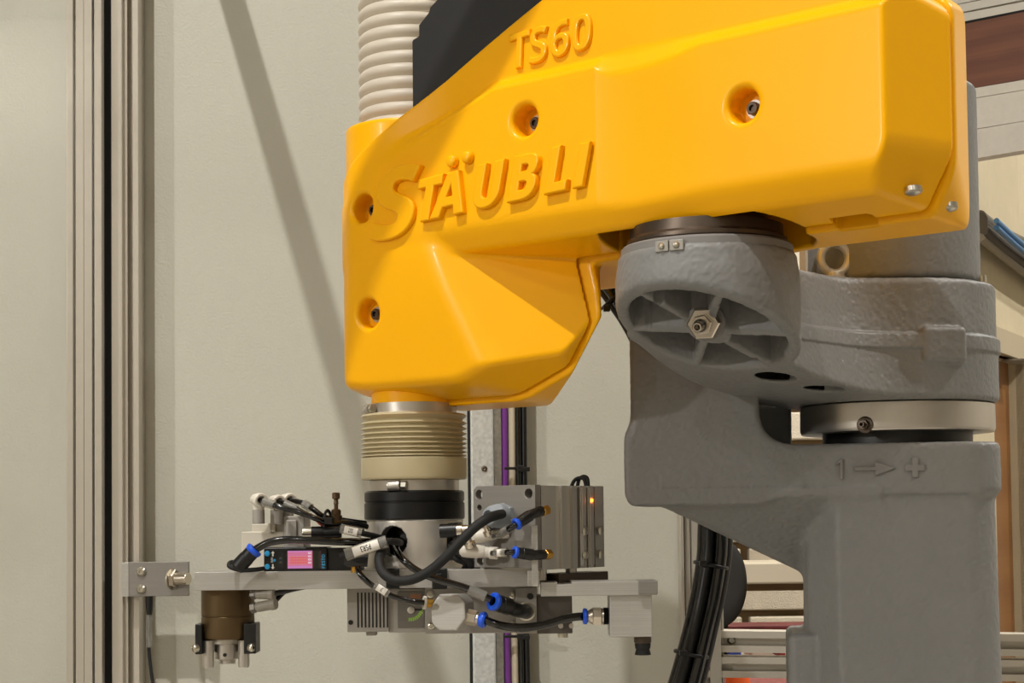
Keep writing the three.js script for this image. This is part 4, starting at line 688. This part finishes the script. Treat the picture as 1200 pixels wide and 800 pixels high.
{ const a = at(516, 622, 1.29), dir = V(1, 0.02, 0.12), k = mm(1, 1.28), t = thing('side_connector', 'black connector with gold ring leaving the slot of the tool cylinder', 'connector', a);
  part('body', turned([[0, 0], [8.2 * k, 0], [8.2 * k, 20 * k], [0, 20 * k]], a, dir, 24), M.black, t); part('ring', turned([[0, 19 * k], [7.4 * k, 19 * k], [7.4 * k, 26 * k], [6.4 * k, 27 * k], [6.4 * k, 33 * k], [0, 33 * k]], a, dir, 24), M.nickel, t, 'gold coloured ring'); }
single('lead_bundle', [tube([g3(528, 640, 1.30), g3(538, 646, 1.285), g3(545, 652, 1.282), g3(552, 660, 1.285), g3(549, 668, 1.29)], 0.0030), tube([g3(530, 636, 1.31), g3(542, 650, 1.295), g3(556, 655, 1.292), g3(560, 663, 1.292), g3(553, 669, 1.297)], 0.0022), tube([g3(527, 648, 1.302), g3(536, 655, 1.29), g3(546, 660, 1.288), g3(544, 668, 1.293)], 0.0026)], M.rubber, 'dark bundle of leads leaving the slot of the tool cylinder behind the cables', 'cable');
// ------------------------------------------------ suction block on the right
{
  const d = 1.245, t = thing('suction_bracket', 'flat aluminium arm with square block at the right end of the tooling', 'bracket', at(700, 746, d + 0.02));
  const a = at(634, 682, d), b = at(770, 697, d), L = b.x - a.x, h = a.y - b.y, cy = (a.y + b.y) / 2;
  const prof = poly([[0, 0], [L, 0], [L, h], [mm(36, d), h], [mm(36, d), h - 0.0018], [mm(19, d), h - 0.0018], [mm(19, d), h - 0.0002], [0, h - 0.0002]]);
  const g = extrude(prof, 0.034, 0.0004); g.translate(a.x, b.y, -d - 0.034);
  part('arm_plate', boxUV(g), M.alu, t);
  part('end_tab', boxPx(748, 680.5, 771, 696, d - 0.003, 0.03, 0.0005), M.aluDark, t);
  part('square_block', boxPx(714.5, 697, 764.5, 746, d + 0.002, 0.03, 0.0006), M.alu, t, 'square brushed block');
}
{
  const d = 1.262, k = mm(1, d), c = at(753, 746, d), t = thing('suction_cup', 'small black suction cup under the square aluminium block', 'suction cup', V(c.x, at(753, 767, d).y, c.z));
  part('ferrule', lathe([[0, 0], [9.8 * k, 0], [10.2 * k, -1 * k], [10.2 * k, -6 * k], [9.4 * k, -7 * k], [0, -7 * k]], c.x, c.y, c.z, 32), M.darkSteel, t, 'brown metal ferrule');
  part('cup', lathe([[0, -6.5 * k], [9 * k, -6.5 * k], [9.4 * k, -9 * k], [8.8 * k, -13 * k], [7.8 * k, -14.5 * k], [8.4 * k, -16 * k], [9.6 * k, -20.5 * k], [9.0 * k, -20.8 * k], [6 * k, -16 * k], [0, -15 * k]], c.x, c.y, c.z, 32), M.rubber, t, 'black rubber cup');
}
{
  const a = g3(715, 721.5, 1.266), dir = V(-1, 0, 0.02), k = mm(1, 1.262), t = thing('straight_fitting', 'nickel straight fitting with blue ring on the square aluminium block', 'fitting', a);
  part('thread', turned([[0, -0.002], [10 * k, -0.002], ...Array.from({ length: 12 }, (_, i) => [(i % 2 ? 10.4 : 9.4) * k, i * 0.72 * k]), [0, 8 * k]], a, dir, 28), M.black, t, 'black thread');
  part('hexagon', [hexPrism(11.6 * k, 11 * k, a.clone().addScaledVector(dir, 10 * k), dir, 6, 0.0), turned([[0, 7 * k], [9 * k, 7 * k], [9 * k, 22 * k], [7 * k, 25 * k], [6.6 * k, 28 * k], [0, 28 * k]], a, dir, 28)], M.nickel, t);
  part('release_ring', turned([[4 * k, 26 * k], [8 * k, 26.5 * k], [9.4 * k, 28 * k], [9.4 * k, 31 * k], [8 * k, 32 * k], [5 * k, 32 * k]], a, dir, 28), M.blue, t, 'blue release ring');
}

// ================================================================ THE CELL: back panel, frame, glass
const WZ = 1.74;                                               // distance of the back panel
{
  const a = at(-260, 400, WZ), b = at(797, 400, WZ);
  single('back_panel', box((a.x + b.x) / 2, 1.35, -WZ - 0.015, b.x - a.x, 2.3, 0.03, 0.0), M.panel, 'large light beige textured panel closing the back of the machine cell', 'panel');
}
// T-slot profile seen from the front, extruded upwards
function slotProfile(w, d, slot = 0.32) {                       // outline in plan, front at +d/2, a groove in the front and in the right side
  const s = w * slot / 2, g = d * 0.22, u = w * 0.30, W = w / 2, D = d / 2;
  return poly([[-W, -D], [W, -D], [W, D], [s, D], [s, D - g * 0.5], [u, D - g * 0.8], [u, D - g * 1.4], [-u, D - g * 1.4], [-u, D - g * 0.8], [-s, D - g * 0.5], [-s, D], [-W, D]]);
}
function upright(name, label, x0, x1, y0, y1, d, depth, slot, parentThing) {
  const w = x1 - x0, g = extrude(slotProfile(w, depth, slot), y1 - y0, 0.0006, 2); g.rotateX(-Math.PI / 2); g.scale(1, 1, 1);
  // after the turn the outline's +y (front) points to -z: mirror back to face the room
  g.rotateY(Math.PI); g.translate((x0 + x1) / 2, y0, -d - depth / 2);
  const t = thing(name, label, 'profile', V((x0 + x1) / 2, y0, -d - depth / 2));
  part('rail', boxUV(g), M.profile, t); return t;
}
const PD = 1.675;
{
  const X = (p, d = PD) => at(p, 700, d).x, X2 = (p) => at(p, 700, 1.702).x, X3 = (p) => at(p, 700, 1.69).x;
  const t = upright('aluminium_profile', 'slotted aluminium upright beside the glass pane on the left', at(144, 700, 1.708).x, at(163, 700, 1.708).x, 0.25, 2.42, 1.708, 0.030, 0.36);
  part('cover_strip', box((X2(131) + X2(144)) / 2, 1.335, -1.719, X2(144) - X2(131), 2.17, 0.034, 0.0008), M.profile, t, 'plain edge strip of the upright');
  part('gasket', box((X2(121.5) + X2(131.5)) / 2, 1.335, -1.720, X2(131.5) - X2(121.5), 2.17, 0.030, 0.0008), M.rubber, t, 'black rubber gasket');
  // glass pane in front of the panel, held by a thin strip
  const pane = thing('glass_pane', 'clear glass pane at the left edge with faint reflections', 'glass pane', V(X(0), 0.25, -PD));
  const gm = std(0xffffff, 0.03, 0, { transmission: 1, thickness: 0, ior: 1.5 });
  const gx0 = X(-300), gx1 = X3(121); const pg = box((gx0 + gx1) / 2, 1.335, -PD - 0.010, gx1 - gx0, 2.17, 0.004, 0); part('glass', pg, gm, pane);
  part('edge_strip', box((X3(111.5) + X3(120.5)) / 2, 1.335, -PD - 0.018, X3(120.5) - X3(111.5), 2.17, 0.010, 0.0006), M.profile, pane, 'pale edge strip behind the glass');
  const rear = upright('corner_profile', 'grey upright standing behind the glass pane', at(89, 700, 1.70).x, at(108, 700, 1.70).x, 0.25, 2.42, 1.70, 0.03, 0.03);
  part('side_web', box((at(77, 700, 1.71).x + at(87, 700, 1.71).x) / 2, 1.335, -1.72, mm(8, 1.71), 2.17, 0.02, 0.0008), M.profile, rear);
}
{ // sensor bracket on the upright
  const d = 1.688, t = thing('sensor_bracket', 'small aluminium bracket plate screwed to the left upright', 'bracket', at(186, 698, d + 0.01));
  part('plate', boxPx(151, 658.5, 221, 698, d, 0.006, 0.0005), M.aluDark, t, 'flat bracket plate');
  part('angle', boxPx(142.5, 659, 151, 699, d, 0.022, 0.0005), M.alu, t, 'angle end of the bracket');
  for (const y of [669.5, 690]) part('bracket_screw', turned([[0, 0], [mm(5.6, d), 0], [mm(5.4, d), 0.0018], [mm(3.6, d), 0.0034], [mm(2.2, d), 0.0034], [mm(2, d), 0.0018], [0, 0.0018]], at(165.5, y, d), V(0, 0, 1), 24), M.zinc, t);
  const s = thing('proximity_sensor', 'nickel proximity sensor barrel with lock nut in the bracket plate', 'sensor', at(204, 678, d));
  const o = at(201, 678, d), dir = V(1, 0.01, 0.42).normalize(), k = mm(1, d);
  part('washer', turned([[0, 0.000], [12.5 * k, 0.000], [12.5 * k, 0.0014], [0, 0.0014]], o, dir, 32), M.zinc, s);
  part('lock_nut', hexPrism(11.5 * k, 0.0048, o.clone().addScaledVector(dir, 0.0014), dir, 6, 0.3), M.nickel, s);
  part('barrel', turned([[0, 0], [7.6 * k, 0], [7.6 * k, 0.019], [7 * k, 0.020], [0, 0.020]], o, dir, 32), M.nickel, s);
  const c = thing('sensor_plug', 'black cable plug with clear sleeve hanging below the bracket plate', 'connector', at(174, 740, d + 0.005)), cx = at(175, 700, d + 0.006);
  part('plug', lathe([[0, 0], [4.6 * k, 0], [4.4 * k, -12 * k], [3.6 * k, -20 * k], [2.8 * k, -24 * k], [0, -24 * k]], cx.x, cx.y + 3 * k, cx.z, 20), M.black, c);
  part('sleeve', lathe([[2.2 * k, -20 * k], [3.4 * k, -20 * k], [3.4 * k, -58 * k], [2.2 * k, -58 * k], [2.2 * k, -20 * k]], cx.x - 0.0004, cx.y, cx.z, 20), M.clear, c);
  single('sensor_cable', tube([at(174, 716, d + 0.006), at(174, 735, d + 0.006), at(174.5, 760, d + 0.006), at(177, 785, d + 0.006), at(181, 815, d + 0.006), at(184, 850, d + 0.006)], 2.1 * k), M.rubber, 'black cable hanging down beside the left upright', 'cable');
}
// galvanised strut with cables on the panel
{
  const d = 1.70, X = (p) => at(p, 600, d).x, t = thing('galvanised_strut', 'galvanised steel strut fixed upright to the back panel behind the tool', 'strut', V(X(572), 0.3, -d - 0.02));
  const x0 = X(552), x1 = X(579), x2 = X(588.5), h = 2.1;
  part('channel', box((x0 + x1) / 2, 0.3 + h / 2, -d - 0.02, x1 - x0, h, 0.04, 0.0025), M.galv, t);
  part('flange', box((x1 + x2) / 2, 0.3 + h / 2, -d - 0.030, x2 - x1, h, 0.02, 0.001), M.galv, t, 'side flange of the strut');
  part('edge_seal', box(x0 - 0.0022, 0.3 + h / 2, -d - 0.028, 0.0024, h, 0.024, 0), M.rubber, t);
  for (const y of [549, 820, 280]) part('strut_screw', turned([[0, 0], [mm(3.6, d), 0], [mm(3.2, d), 0.0015], [mm(1.6, d), 0.002], [0, 0.0012]], at(567.5, y, d), V(0, 0, 1), 18), M.darkSteel, t);
  const run = (p, r, m, label) => single('wall_cable', tube([V(X(p), 2.35, -1.722), V(X(p) + 0.001, 1.9, -1.722), V(X(p), 1.5, -1.722), V(X(p) - 0.001, 1.2, -1.722), V(X(p), 0.9, -1.722), V(X(p), 0.4, -1.722)], r, 40, 14), m, label, 'cable');
  run(585 + 8.3, mm(3.9, d), M.purple, 'purple cable running up the back panel beside the strut'); run(602, mm(4.1, d), std(0xc9bda6, 0.5), 'pale beige cable between the purple and the black cables'); run(609.8, mm(3.8, d), M.blackGloss, 'black cable on the panel touching the pale cable, the left of two'); run(616.5, mm(3.2, d), M.black, 'black cable on the panel, rightmost of the cables by the strut');
  for (const [y, w] of [[549, 'above the grey cylinder plate'], [746, 'below the grey generator']]) single('cable_tie', [boxPx(591, y - 2, 615, y + 1, 1.708, 0.004, 0.0006), boxPx(606, y - 4, 614, y + 3.5, 1.703, 0.008, 0.001), boxPx(613, y - 2, 621, y + 3, 1.703, 0.004, 0.0006)], M.black, `black cable tie round the wall cables ${w}`, 'cable tie');
}
// right corner upright and the two rails of the cell frame
{
  const d = 1.70, X = (p) => at(p, 690, d).x;
  const t = upright('corner_upright', 'pale aluminium corner upright behind the black cable bundle', X(812), X(844), 0.25, 2.42, d, 0.04, 0.18);
  part('clamp_strip', box((X(799) + X(803)) / 2, 1.335, -d - 0.02, X(803) - X(799), 2.17, 0.03, 0.0006), M.profile, t);
  part('edge_strip', box((X(804.5) + X(811)) / 2, 1.335, -d - 0.026, X(811) - X(804.5), 2.17, 0.03, 0.0006), M.profile, t);
  part('door_edge', box((X(847) + X(849.5)) / 2, 1.335, -d - 0.03, X(849.5) - X(847), 2.17, 0.03, 0.0004), M.profile, t);
  const railShape = (h) => { const e = h / 2, q = h * 0.18, dp = 0.03; return poly([[-dp / 2, -e], [dp / 2, -e], [dp / 2, -q], [dp / 2 - 0.006, -q], [dp / 2 - 0.008, -q - 0.002], [dp / 2 - 0.012, -q - 0.002], [dp / 2 - 0.012, q + 0.002], [dp / 2 - 0.008, q + 0.002], [dp / 2 - 0.006, q], [dp / 2, q], [dp / 2, e], [-dp / 2, e]]); };
  const rail = (label, x0, y0, y1, sx, drop) => {
    const dd = 1.72, a = at(x0, (y0 + y1) / 2, dd), end = at(1330, (y0 + y1) / 2 + drop, 1.64), h = mm(y1 - y0, dd), L = end.distanceTo(a);
    const g = extrude(railShape(h), L, 0.0005, 2); g.rotateY(Math.PI / 2); g.scale(1, 1, 1); g.rotateX(0);                                   // outline x -> -z, y up, length along +x
    const m = new THREE.Matrix4().makeBasis(end.clone().sub(a).normalize(), V(0, 1, 0), end.clone().sub(a).normalize().cross(V(0, 1, 0))).setPosition(a); 
    g.applyMatrix4(new THREE.Matrix4().makeScale(1, 1, -1)); for (const k of ['position', 'normal']) {} flip(g); g.applyMatrix4(m);
    const tt = thing('frame_rail', label, 'rail', a, 'lower rails of the cell frame'); part('rail', boxUV(g), M.profile, tt);
    const s = at(sx, (y0 + y1) / 2 - 0.5, dd - 0.006); part('rail_screw', turned([[0, -0.006], [mm(5, dd), -0.006], [mm(5, dd), 0], [mm(3, dd), 0.003], [mm(1.8, dd), 0.003], [mm(1.6, dd), 0.001], [0, 0.001]], s, V(0, 0, 1), 20), M.zinc, tt);
  };
  rail('upper of the two aluminium rails crossing low behind the pedestal', 845, 738, 762.5, 857, 6);
  rail('lower of the two aluminium rails crossing low behind the pedestal', 821, 768, 791.5, 833.5, 6);
  function flip(g) { if (g.index) { const i = g.index.array; for (let k = 0; k < i.length; k += 3) { const q = i[k]; i[k] = i[k + 1]; i[k + 1] = q; } } else for (const n of Object.keys(g.attributes)) { const at_ = g.attributes[n], s = at_.itemSize; for (let k = 0; k < at_.count; k += 3) for (let c = 0; c < s; c++) { const q = at_.array[k * s + c]; at_.array[k * s + c] = at_.array[(k + 1) * s + c]; at_.array[(k + 1) * s + c] = q; } } }
}
// overhead bars of the cell frame, out of the picture: their shadows fall on the panel and the robot
const bar = (label, x0, y0, z0, x1, y1, z1, w = 0.03) => { const a = V(x0, y0, z0), b = V(x1, y1, z1), L = a.distanceTo(b), g = box(0, 0, 0, w, w, L, 0.001); g.applyQuaternion(new THREE.Quaternion().setFromUnitVectors(V(0, 0, 1), b.clone().sub(a).normalize())); const c = a.add(b).multiplyScalar(0.5); g.translate(c.x, c.y, c.z); return single('frame_bar', g, M.profile, label, 'profile'); };
const BAR = { y: 1.93, xs: -0.341, xz: -1.04 };
bar('overhead aluminium bar running from the back panel towards the camera on the left', BAR.xs, BAR.y, -1.735, BAR.xs, BAR.y, 0.30, 0.020);
bar('overhead aluminium cross bar above the robot forearm', -0.9, BAR.y, BAR.xz, 1.1, BAR.y, BAR.xz, 0.030);
// machine table that carries the robot
{
  const t = thing('machine_table', 'pale machine table top on steel legs carrying the robot pedestal', 'table', V(0.1, 0, -1.25));
  part('table_top', box(0.05, TABLE - 0.0208, -1.22, 1.5, 0.04, 0.78, 0.003), std(0xb5aea2, 0.45, 0.3), t);
  for (const [x, z] of [[-0.64, -0.9], [0.74, -0.9], [-0.64, -1.56], [0.74, -1.56]]) part('leg', box(x, (TABLE - 0.04) / 2, z, 0.06, TABLE - 0.04, 0.06, 0.003), M.profile, t);
}
// black cable bundle: from the slab down to the left, and the upper loop to the rear shell
{
  const b = rng(4), strands = [[-12, 0, 0.0052, 'blackGloss'], [-5, -1, 0.0050, 'black'], [2, 1, 0.0046, 'rubberGrey'], [9, -1, 0.0062, 'blackGloss'], [14, 1, 0.0068, 'black'], [-1, 2, 0.006, 'black']];
  M.rubberGrey = std(0x4a4743, 0.55);
  strands.forEach(([dx, dz, r, m], i) => {
    const d = 1.478 + dz * 0.008, pts = [[836, 590, 0.9], [836, 622, 1], [835, 650, 1], [828, 695, 1], [818, 740, 1], [808, 780, 1.05], [797, 820, 1.1], [786, 870, 1.1]].map(([x, y, k]) => at(x + dx * k, y, d));
    single('robot_cable', tube(pts, r, 70, 12), M[m], ['leftmost black cable of the bundle under the pedestal beam', 'second black cable from the left in the bundle under the beam', 'grey cable in the middle of the black bundle under the beam', 'black cable right of the grey one in the bundle under the beam', 'rightmost black cable of the bundle under the pedestal beam', 'rear black cable hidden inside the bundle under the beam'][i], 'cable', 'cable bundle under the pedestal beam');
  });
  for (const [x, y, w] of [[833, 662, 'upper'], [810, 766, 'lower']]) {
    const c = at(x, y, 1.478), g = new THREE.TorusGeometry(1, 0.075, 8, 40); g.scale(0.0165, 0.0165, 0.0165); g.rotateX(Math.PI / 2); g.scale(0.90, 1.4, 0.95); g.rotateZ(-0.2); g.translate(c.x, c.y, c.z);
    const h = box(c.x - 0.0085, c.y + 0.002, c.z + 0.0165, 0.007, 0.005, 0.006, 0.001);
    single('cable_tie', [g, h], M.black, `${w} black cable tie round the cable bundle under the beam`, 'cable tie', 'ties on the cable bundle');
  }
  [[0, 0.0046], [7, 0.0050], [15, 0.0048], [-6, 0.0040]].forEach(([o, r], i) => single('robot_cable', tube([[672, 262], [690, 300], [704, 322], [720, 345], [738, 372], [752, 400], [762, 430]].map(([x, y], k) => at(x + o * 0.85, y - o * 0.7 + 4, 1.470 + (i % 2) * 0.010)), r, 50, 12), M[i % 2 ? 'black' : 'blackGloss'], `black cable passing behind the elbow, ${['second', 'third', 'uppermost', 'lowest'][i]} of the four in the slanting bundle`, 'cable', 'slanting cables behind the elbow'));
  const c = at(719, 350, 1.475), g = new THREE.TorusGeometry(0.0135, 0.0013, 8, 32); g.rotateX(Math.PI / 2); g.rotateZ(0.7); g.translate(c.x, c.y, c.z); const hd = at(711, 361, 1.462);
  single('cable_tie', [g, box(hd.x, hd.y, hd.z, 0.006, 0.006, 0.006, 0.001)], M.black, 'black cable tie on the slanting cables behind the elbow', 'cable tie');
}
// ================================================================ SEEN PAST THE CELL ON THE RIGHT
{
  const P = (x, y, d0 = 2.7, k = 3.9e-4) => at(x, y, d0 * (1 + 540 * k) / (1 + (x - 600) * k));
  const slabOf = (name, quad, thick, m, label, cat, parent, group) => { // board in the slanting plane: four corners (pixels), thickness backwards
    const c = quad.map(([x, y]) => P(x, y)), e1 = c[1].clone().sub(c[0]), e2 = c[3].clone().sub(c[0]), n = V().crossVectors(e2, e1).normalize(); if (n.z > 0) n.negate(); 
    const f = c, b = c.map((v) => v.clone().addScaledVector(n, thick)), p = [], uv = [], Ux = e1.clone().normalize(), tri = (q, w, r) => { const nn = V().crossVectors(w.clone().sub(q), r.clone().sub(q)); for (const v of [q, w, r]) { p.push(v.x, v.y, v.z); uv.push(v.clone().sub(c[0]).dot(Ux), v.y); } };
    const fq = (a1, b1, c1, d1) => { tri(a1, b1, c1); tri(a1, c1, d1); };
    fq(f[3], f[2], f[1], f[0]); fq(b[0], b[1], b[2], b[3]); fq(f[0], f[1], b[1], b[0]); fq(f[2], f[3], b[3], b[2]); fq(f[1], f[2], b[2], b[1]); fq(f[3], f[0], b[0], b[3]);
    const g = new THREE.BufferGeometry(); g.setAttribute('position', new THREE.Float32BufferAttribute(p, 3)); g.setAttribute('uv', new THREE.Float32BufferAttribute(uv, 2)); g.computeVertexNormals();
    return parent ? part(name, g, m, parent) : single(name, g, m, label, cat, group);
  };
  const q = (x0, x1, yl0, yl1, s0, s1) => [[x0, yl0 + s0 * (1140 - x0) / 60 * 1], [x1, yl0 - s0 * (x1 - 1140) / 60], [x1, yl1 - s1 * (x1 - 1140) / 60], [x0, yl1 + s1 * (1140 - x0) / 60]];
  // heights are read at x = 1140; every edge rises towards the right by s per 60 px
  const headerPaint = std(0xdedad0, 0.45, 0.2), beam = thing('door_header', 'aluminium slotted header profile at the top right above the brown board', 'profile', P(1150, 24));
  [[-30, 1], [2, 11.5], [13.5, 23]].forEach(([a, b]) => slabOf('strip', q(1070, 1290, a, b, 11.5, 12), 0.05, headerPaint, '', '', beam));
  slabOf('groove', q(1070, 1290, -6, 22, 11.5, 12), 0.01, headerPaint, '', '', beam).position.add(V(0.003, 0, -0.008));
  slabOf('lower_seal', q(1070, 1290, 23.2, 25.5, 12, 12), 0.04, M.rubber, '', '', beam);
  slabOf('brown_board', q(1070, 1290, 26, 103, 12.2, 10.3), 0.02, std(0xffffff, 0.5, 0, { map: woodTex(0x6a4031, 0x85553f, 71, 0.5, 13) }), 'brown wood grain board at the top right behind the robot', 'board');
  const white = std(0xffffff, 0.7, 0, { map: tint(0xe0dacf, 0.06, N_big, 0.4) });
  [[103.6, 115, 'narrow upper'], [115.8, 151.5, 'wide middle'], [152.3, 186, 'lower']].forEach(([a, b, w], i) => {
    const bd = slabOf('white_board', q(1070, 1290, a, b, 10.2, 10), 0.03 - i * 0.002, white, `${w} white painted board under the brown wood grain board`, 'board', null, 'white boards under the brown board');
  });
  // cream wall that recedes to the right behind the boards, with a door and a cable tray
  const W0 = at(1100, 400, 2.95), dir = V(Math.cos(-61 * Math.PI / 180), 0, Math.sin(-61 * Math.PI / 180)), Lw = 1.95, ry = 61 * Math.PI / 180;
  const wp = (s, y, o = 0) => V(W0.x + dir.x * s - dir.z * -o * -1, y, W0.z + dir.z * s + dir.x * -o * -1);
  const wallBox = (s0, s1, y0, y1, out, thick) => { const g = box(0, 0, 0, s1 - s0, y1 - y0, thick, 0.0005); g.rotateY(ry); const nn = V(-dir.z, 0, dir.x); const c = V(W0.x, 0, W0.z).addScaledVector(dir, (s0 + s1) / 2).addScaledVector(nn, out - thick / 2); g.translate(c.x, (y0 + y1) / 2, c.z); return g; };
  const hit = (x, y) => { const r = at(x, y, 1).sub(camera.position), nx = dir.z, nz = -dir.x, k = ((W0.x - 0) * nx + (W0.z - 0) * nz) / (r.x * nx + r.z * nz), p = camera.position.clone().addScaledVector(r, k); return [V(p.x - W0.x, 0, p.z - W0.z).dot(dir), p.y]; };
  const [sd0, yd] = hit(1163, 413), [sd1] = hit(1200, 500), [sf] = hit(1212, 500);
  const pw = std(0xffffff, 0.8, 0, { map: tint(0xcdbf9f, 0.05, N_big, 1.0) });
  const sp = struct('wall_side', [wallBox(0, sd0, 0, HY - 0.02, 0, 0.12), wallBox(sd1, Lw, 0, HY - 0.02, 0, 0.12), wallBox(sd0, sd1, yd, HY - 0.02, 0, 0.12)], pw);
  const door = new THREE.Group(); door.name = 'door_1'; door.userData = { kind: 'structure' }; scene.add(door);
  const dm = (n, g, m) => { const e = flags(new THREE.Mesh(g, m)); e.name = n; door.add(e); return e; };
  dm('door_leaf', wallBox(sd0, sd1, 0.01, yd, -0.03, 0.04), std(0xffffff, 0.45, 0, { map: woodTex(0x7c4f26, 0x8f6233, 91, 1.1, 9) }));
  dm('door_frame', mergeGeometries([wallBox(sd1, sf + 0.02, 0, yd + 0.05, 0.015, 0.03), wallBox(sd0 - 0.05, sd1, yd, yd + 0.05, 0.015, 0.03)]), std(0xb8aa8e, 0.6));
  const [sc0, yc0] = hit(1176, 421), [sc1, yc1] = hit(1188, 427); dm('door_closer', wallBox(sc0, sc1, yc1, yc0, 0.045, 0.05), std(0x8d8578, 0.4, 0.5));
  // tray and blue cables climbing along that wall
  const onWall = (x, y, o = 0.03) => { const [s, yy] = hit(x, y); const n = V(-dir.z, 0, dir.x); return V(W0.x, yy, W0.z).addScaledVector(dir, s).addScaledVector(n, o); };
  const tr = thing('cable_tray', 'dark slanting cable tray on the cream wall at the right edge', 'cable tray', onWall(1165, 290));
  const trayTube = (pts, r, sx) => tube(pts, r, 40, 10);
  part('tray_edge', trayTube([onWall(1130, 254), onWall(1150, 269), onWall(1175, 282), onWall(1205, 294), onWall(1230, 302)], 0.010), std(0x6b6252, 0.7), tr);
  part('tray_floor', [0, 1, 2, 3].map((i) => trayTube([onWall(1130, 259 + i * 4, 0.03), onWall(1150, 274 + i * 4.5, 0.03), onWall(1175, 290 + i * 5.6, 0.03), onWall(1205, 305 + i * 7, 0.03), onWall(1230, 315 + i * 8, 0.03)], 0.014)), std(0x574f43, 0.8), tr);
  part('lower_edge', trayTube([onWall(1130, 280), onWall(1150, 296), onWall(1175, 315), onWall(1205, 337), onWall(1230, 354)], 0.008), std(0x8a7f6c, 0.7), tr);
  [[0, 0x4f7fa8, 'upper pale blue'], [8, 0x3c6a96, 'lower darker blue']].forEach(([o, c, w]) => single('blue_cable', tube([onWall(1130, 262 + o, 0.06), onWall(1150, 279 + o, 0.06), onWall(1175, 298 + o * 1.1, 0.06), onWall(1205, 319 + o * 1.3, 0.06), onWall(1230, 336 + o * 1.4, 0.06)], 0.0052), std(c, 0.5), `${w} cable lying in the slanting tray`, 'cable', 'blue cables in the tray'));
}
// things far behind, under the robot
{
  const d = 4.4, box4 = (x0, y0, x1, y1, dd, th, r = 0.004) => boxPx(x0, y0, x1, y1, dd, th, r);
  single('wall_shelf', box4(800, 660, 990, 683, d, 0.25, 0.006), std(0xd2c7b2, 0.7), 'long white shelf edge on the far wall under the pedestal beam', 'shelf');
  single('wooden_batten', box4(800, 684, 990, 691, d + 0.10, 0.05, 0.004), std(0x7b654a, 0.8), 'brown wooden batten under the white shelf', 'batten');
  const ch = thing('office_chair', 'dark grey rounded office chair seen behind the corner upright', 'chair', V(at(845, 700, 3.75).x, 0, -3.75));
  const c = at(844, 682, 3.75);
  part('backrest', solid((x, y, z) => { const dx = (x - c.x) / 0.060, dy = (y - c.y) / 0.100; return smax((Math.hypot(dx, dy) - 1) * 0.045, Math.abs(z - c.z - 0.6 * (x - c.x) ** 2) - 0.018, 0.02); }, [c.x - 0.08, c.y - 0.125, c.z - 0.04], [c.x + 0.08, c.y + 0.125, c.z + 0.04], 0.005), std(0x2f2e2d, 0.75), ch);
  part('seat', box(c.x, 0.52, c.z + 0.16, 0.40, 0.07, 0.40, 0.03), std(0x2f2e2d, 0.8), ch);
  part('back_post', box(c.x, 0.78, c.z - 0.03, 0.04, 0.55, 0.015, 0.005), M.black, ch);
  part('stem', lathe([[0.03, 0.1], [0.03, 0.5]], c.x, 0, c.z + 0.16, 16), M.steel, ch);
  for (let i = 0; i < 5; i++) { const a = i / 5 * 6.283, g = box(0.15, 0.07, 0, 0.30, 0.03, 0.04, 0.008); g.rotateY(a); g.translate(c.x, 0, c.z + 0.16); part('foot', g, M.black, ch); }
  // bench with coloured things, just under the rails
  const bd = 2.6, top = at(880, 806, bd).y, bt = thing('workbench', 'workbench with a red textured top behind the rails', 'bench', V(0.37, 0, -bd - 0.3));
  part('bench_top', box(0.37, top - 0.02, -bd - 0.3, 0.60, 0.04, 0.6, 0.004), std(0xffffff, 0.75, 0, { map: tint(0x7c3a34, 0.35, N_cast, 0.4) }), bt);
  for (const x of [0.09, 0.61]) for (const z of [-bd - 0.05, -bd - 0.55]) part('leg', box(x + 0.02, (top - 0.04) / 2, z, 0.05, top - 0.04, 0.05, 0.003), M.profile, bt);
  const cone = at(864.5, 797, 2.66), k = mm(1, 2.66);
  single('orange_beaker', lathe([[0, 0], [15 * k, 0], [12.5 * k, 17 * k], [11.5 * k, 17.3 * k], [13 * k, 1 * k], [0, 1 * k]], cone.x, top, cone.z, 40), std(0xe2601c, 0.5), 'bright orange plastic beaker on the red bench', 'beaker');
  single('blue_case', box4(853, 758, 869, 770, 2.75, 0.06), std(0x2447a8, 0.5), 'small blue case seen between the two rails', 'case');
  single('black_case', box4(815, 760, 853, 771, 2.76, 0.08), M.motor, 'low black case left of the blue one between the rails', 'case');
  single('red_ledge', box4(805, 733.5, 990, 737.5, 3.9, 0.12), std(0x6e2a2a, 0.6), 'dark red ledge just above the upper rail', 'ledge');
  single('red_box', box4(912, 760, 921, 770, 2.8, 0.08), std(0x8e2a26, 0.6), 'small red box between the rails', 'box');
  single('white_carton', box4(880, 756, 935, 771, 2.9, 0.1), std(0xd5cdbd, 0.7), 'white carton between the rails', 'carton');
}
renderer.render(scene, camera);
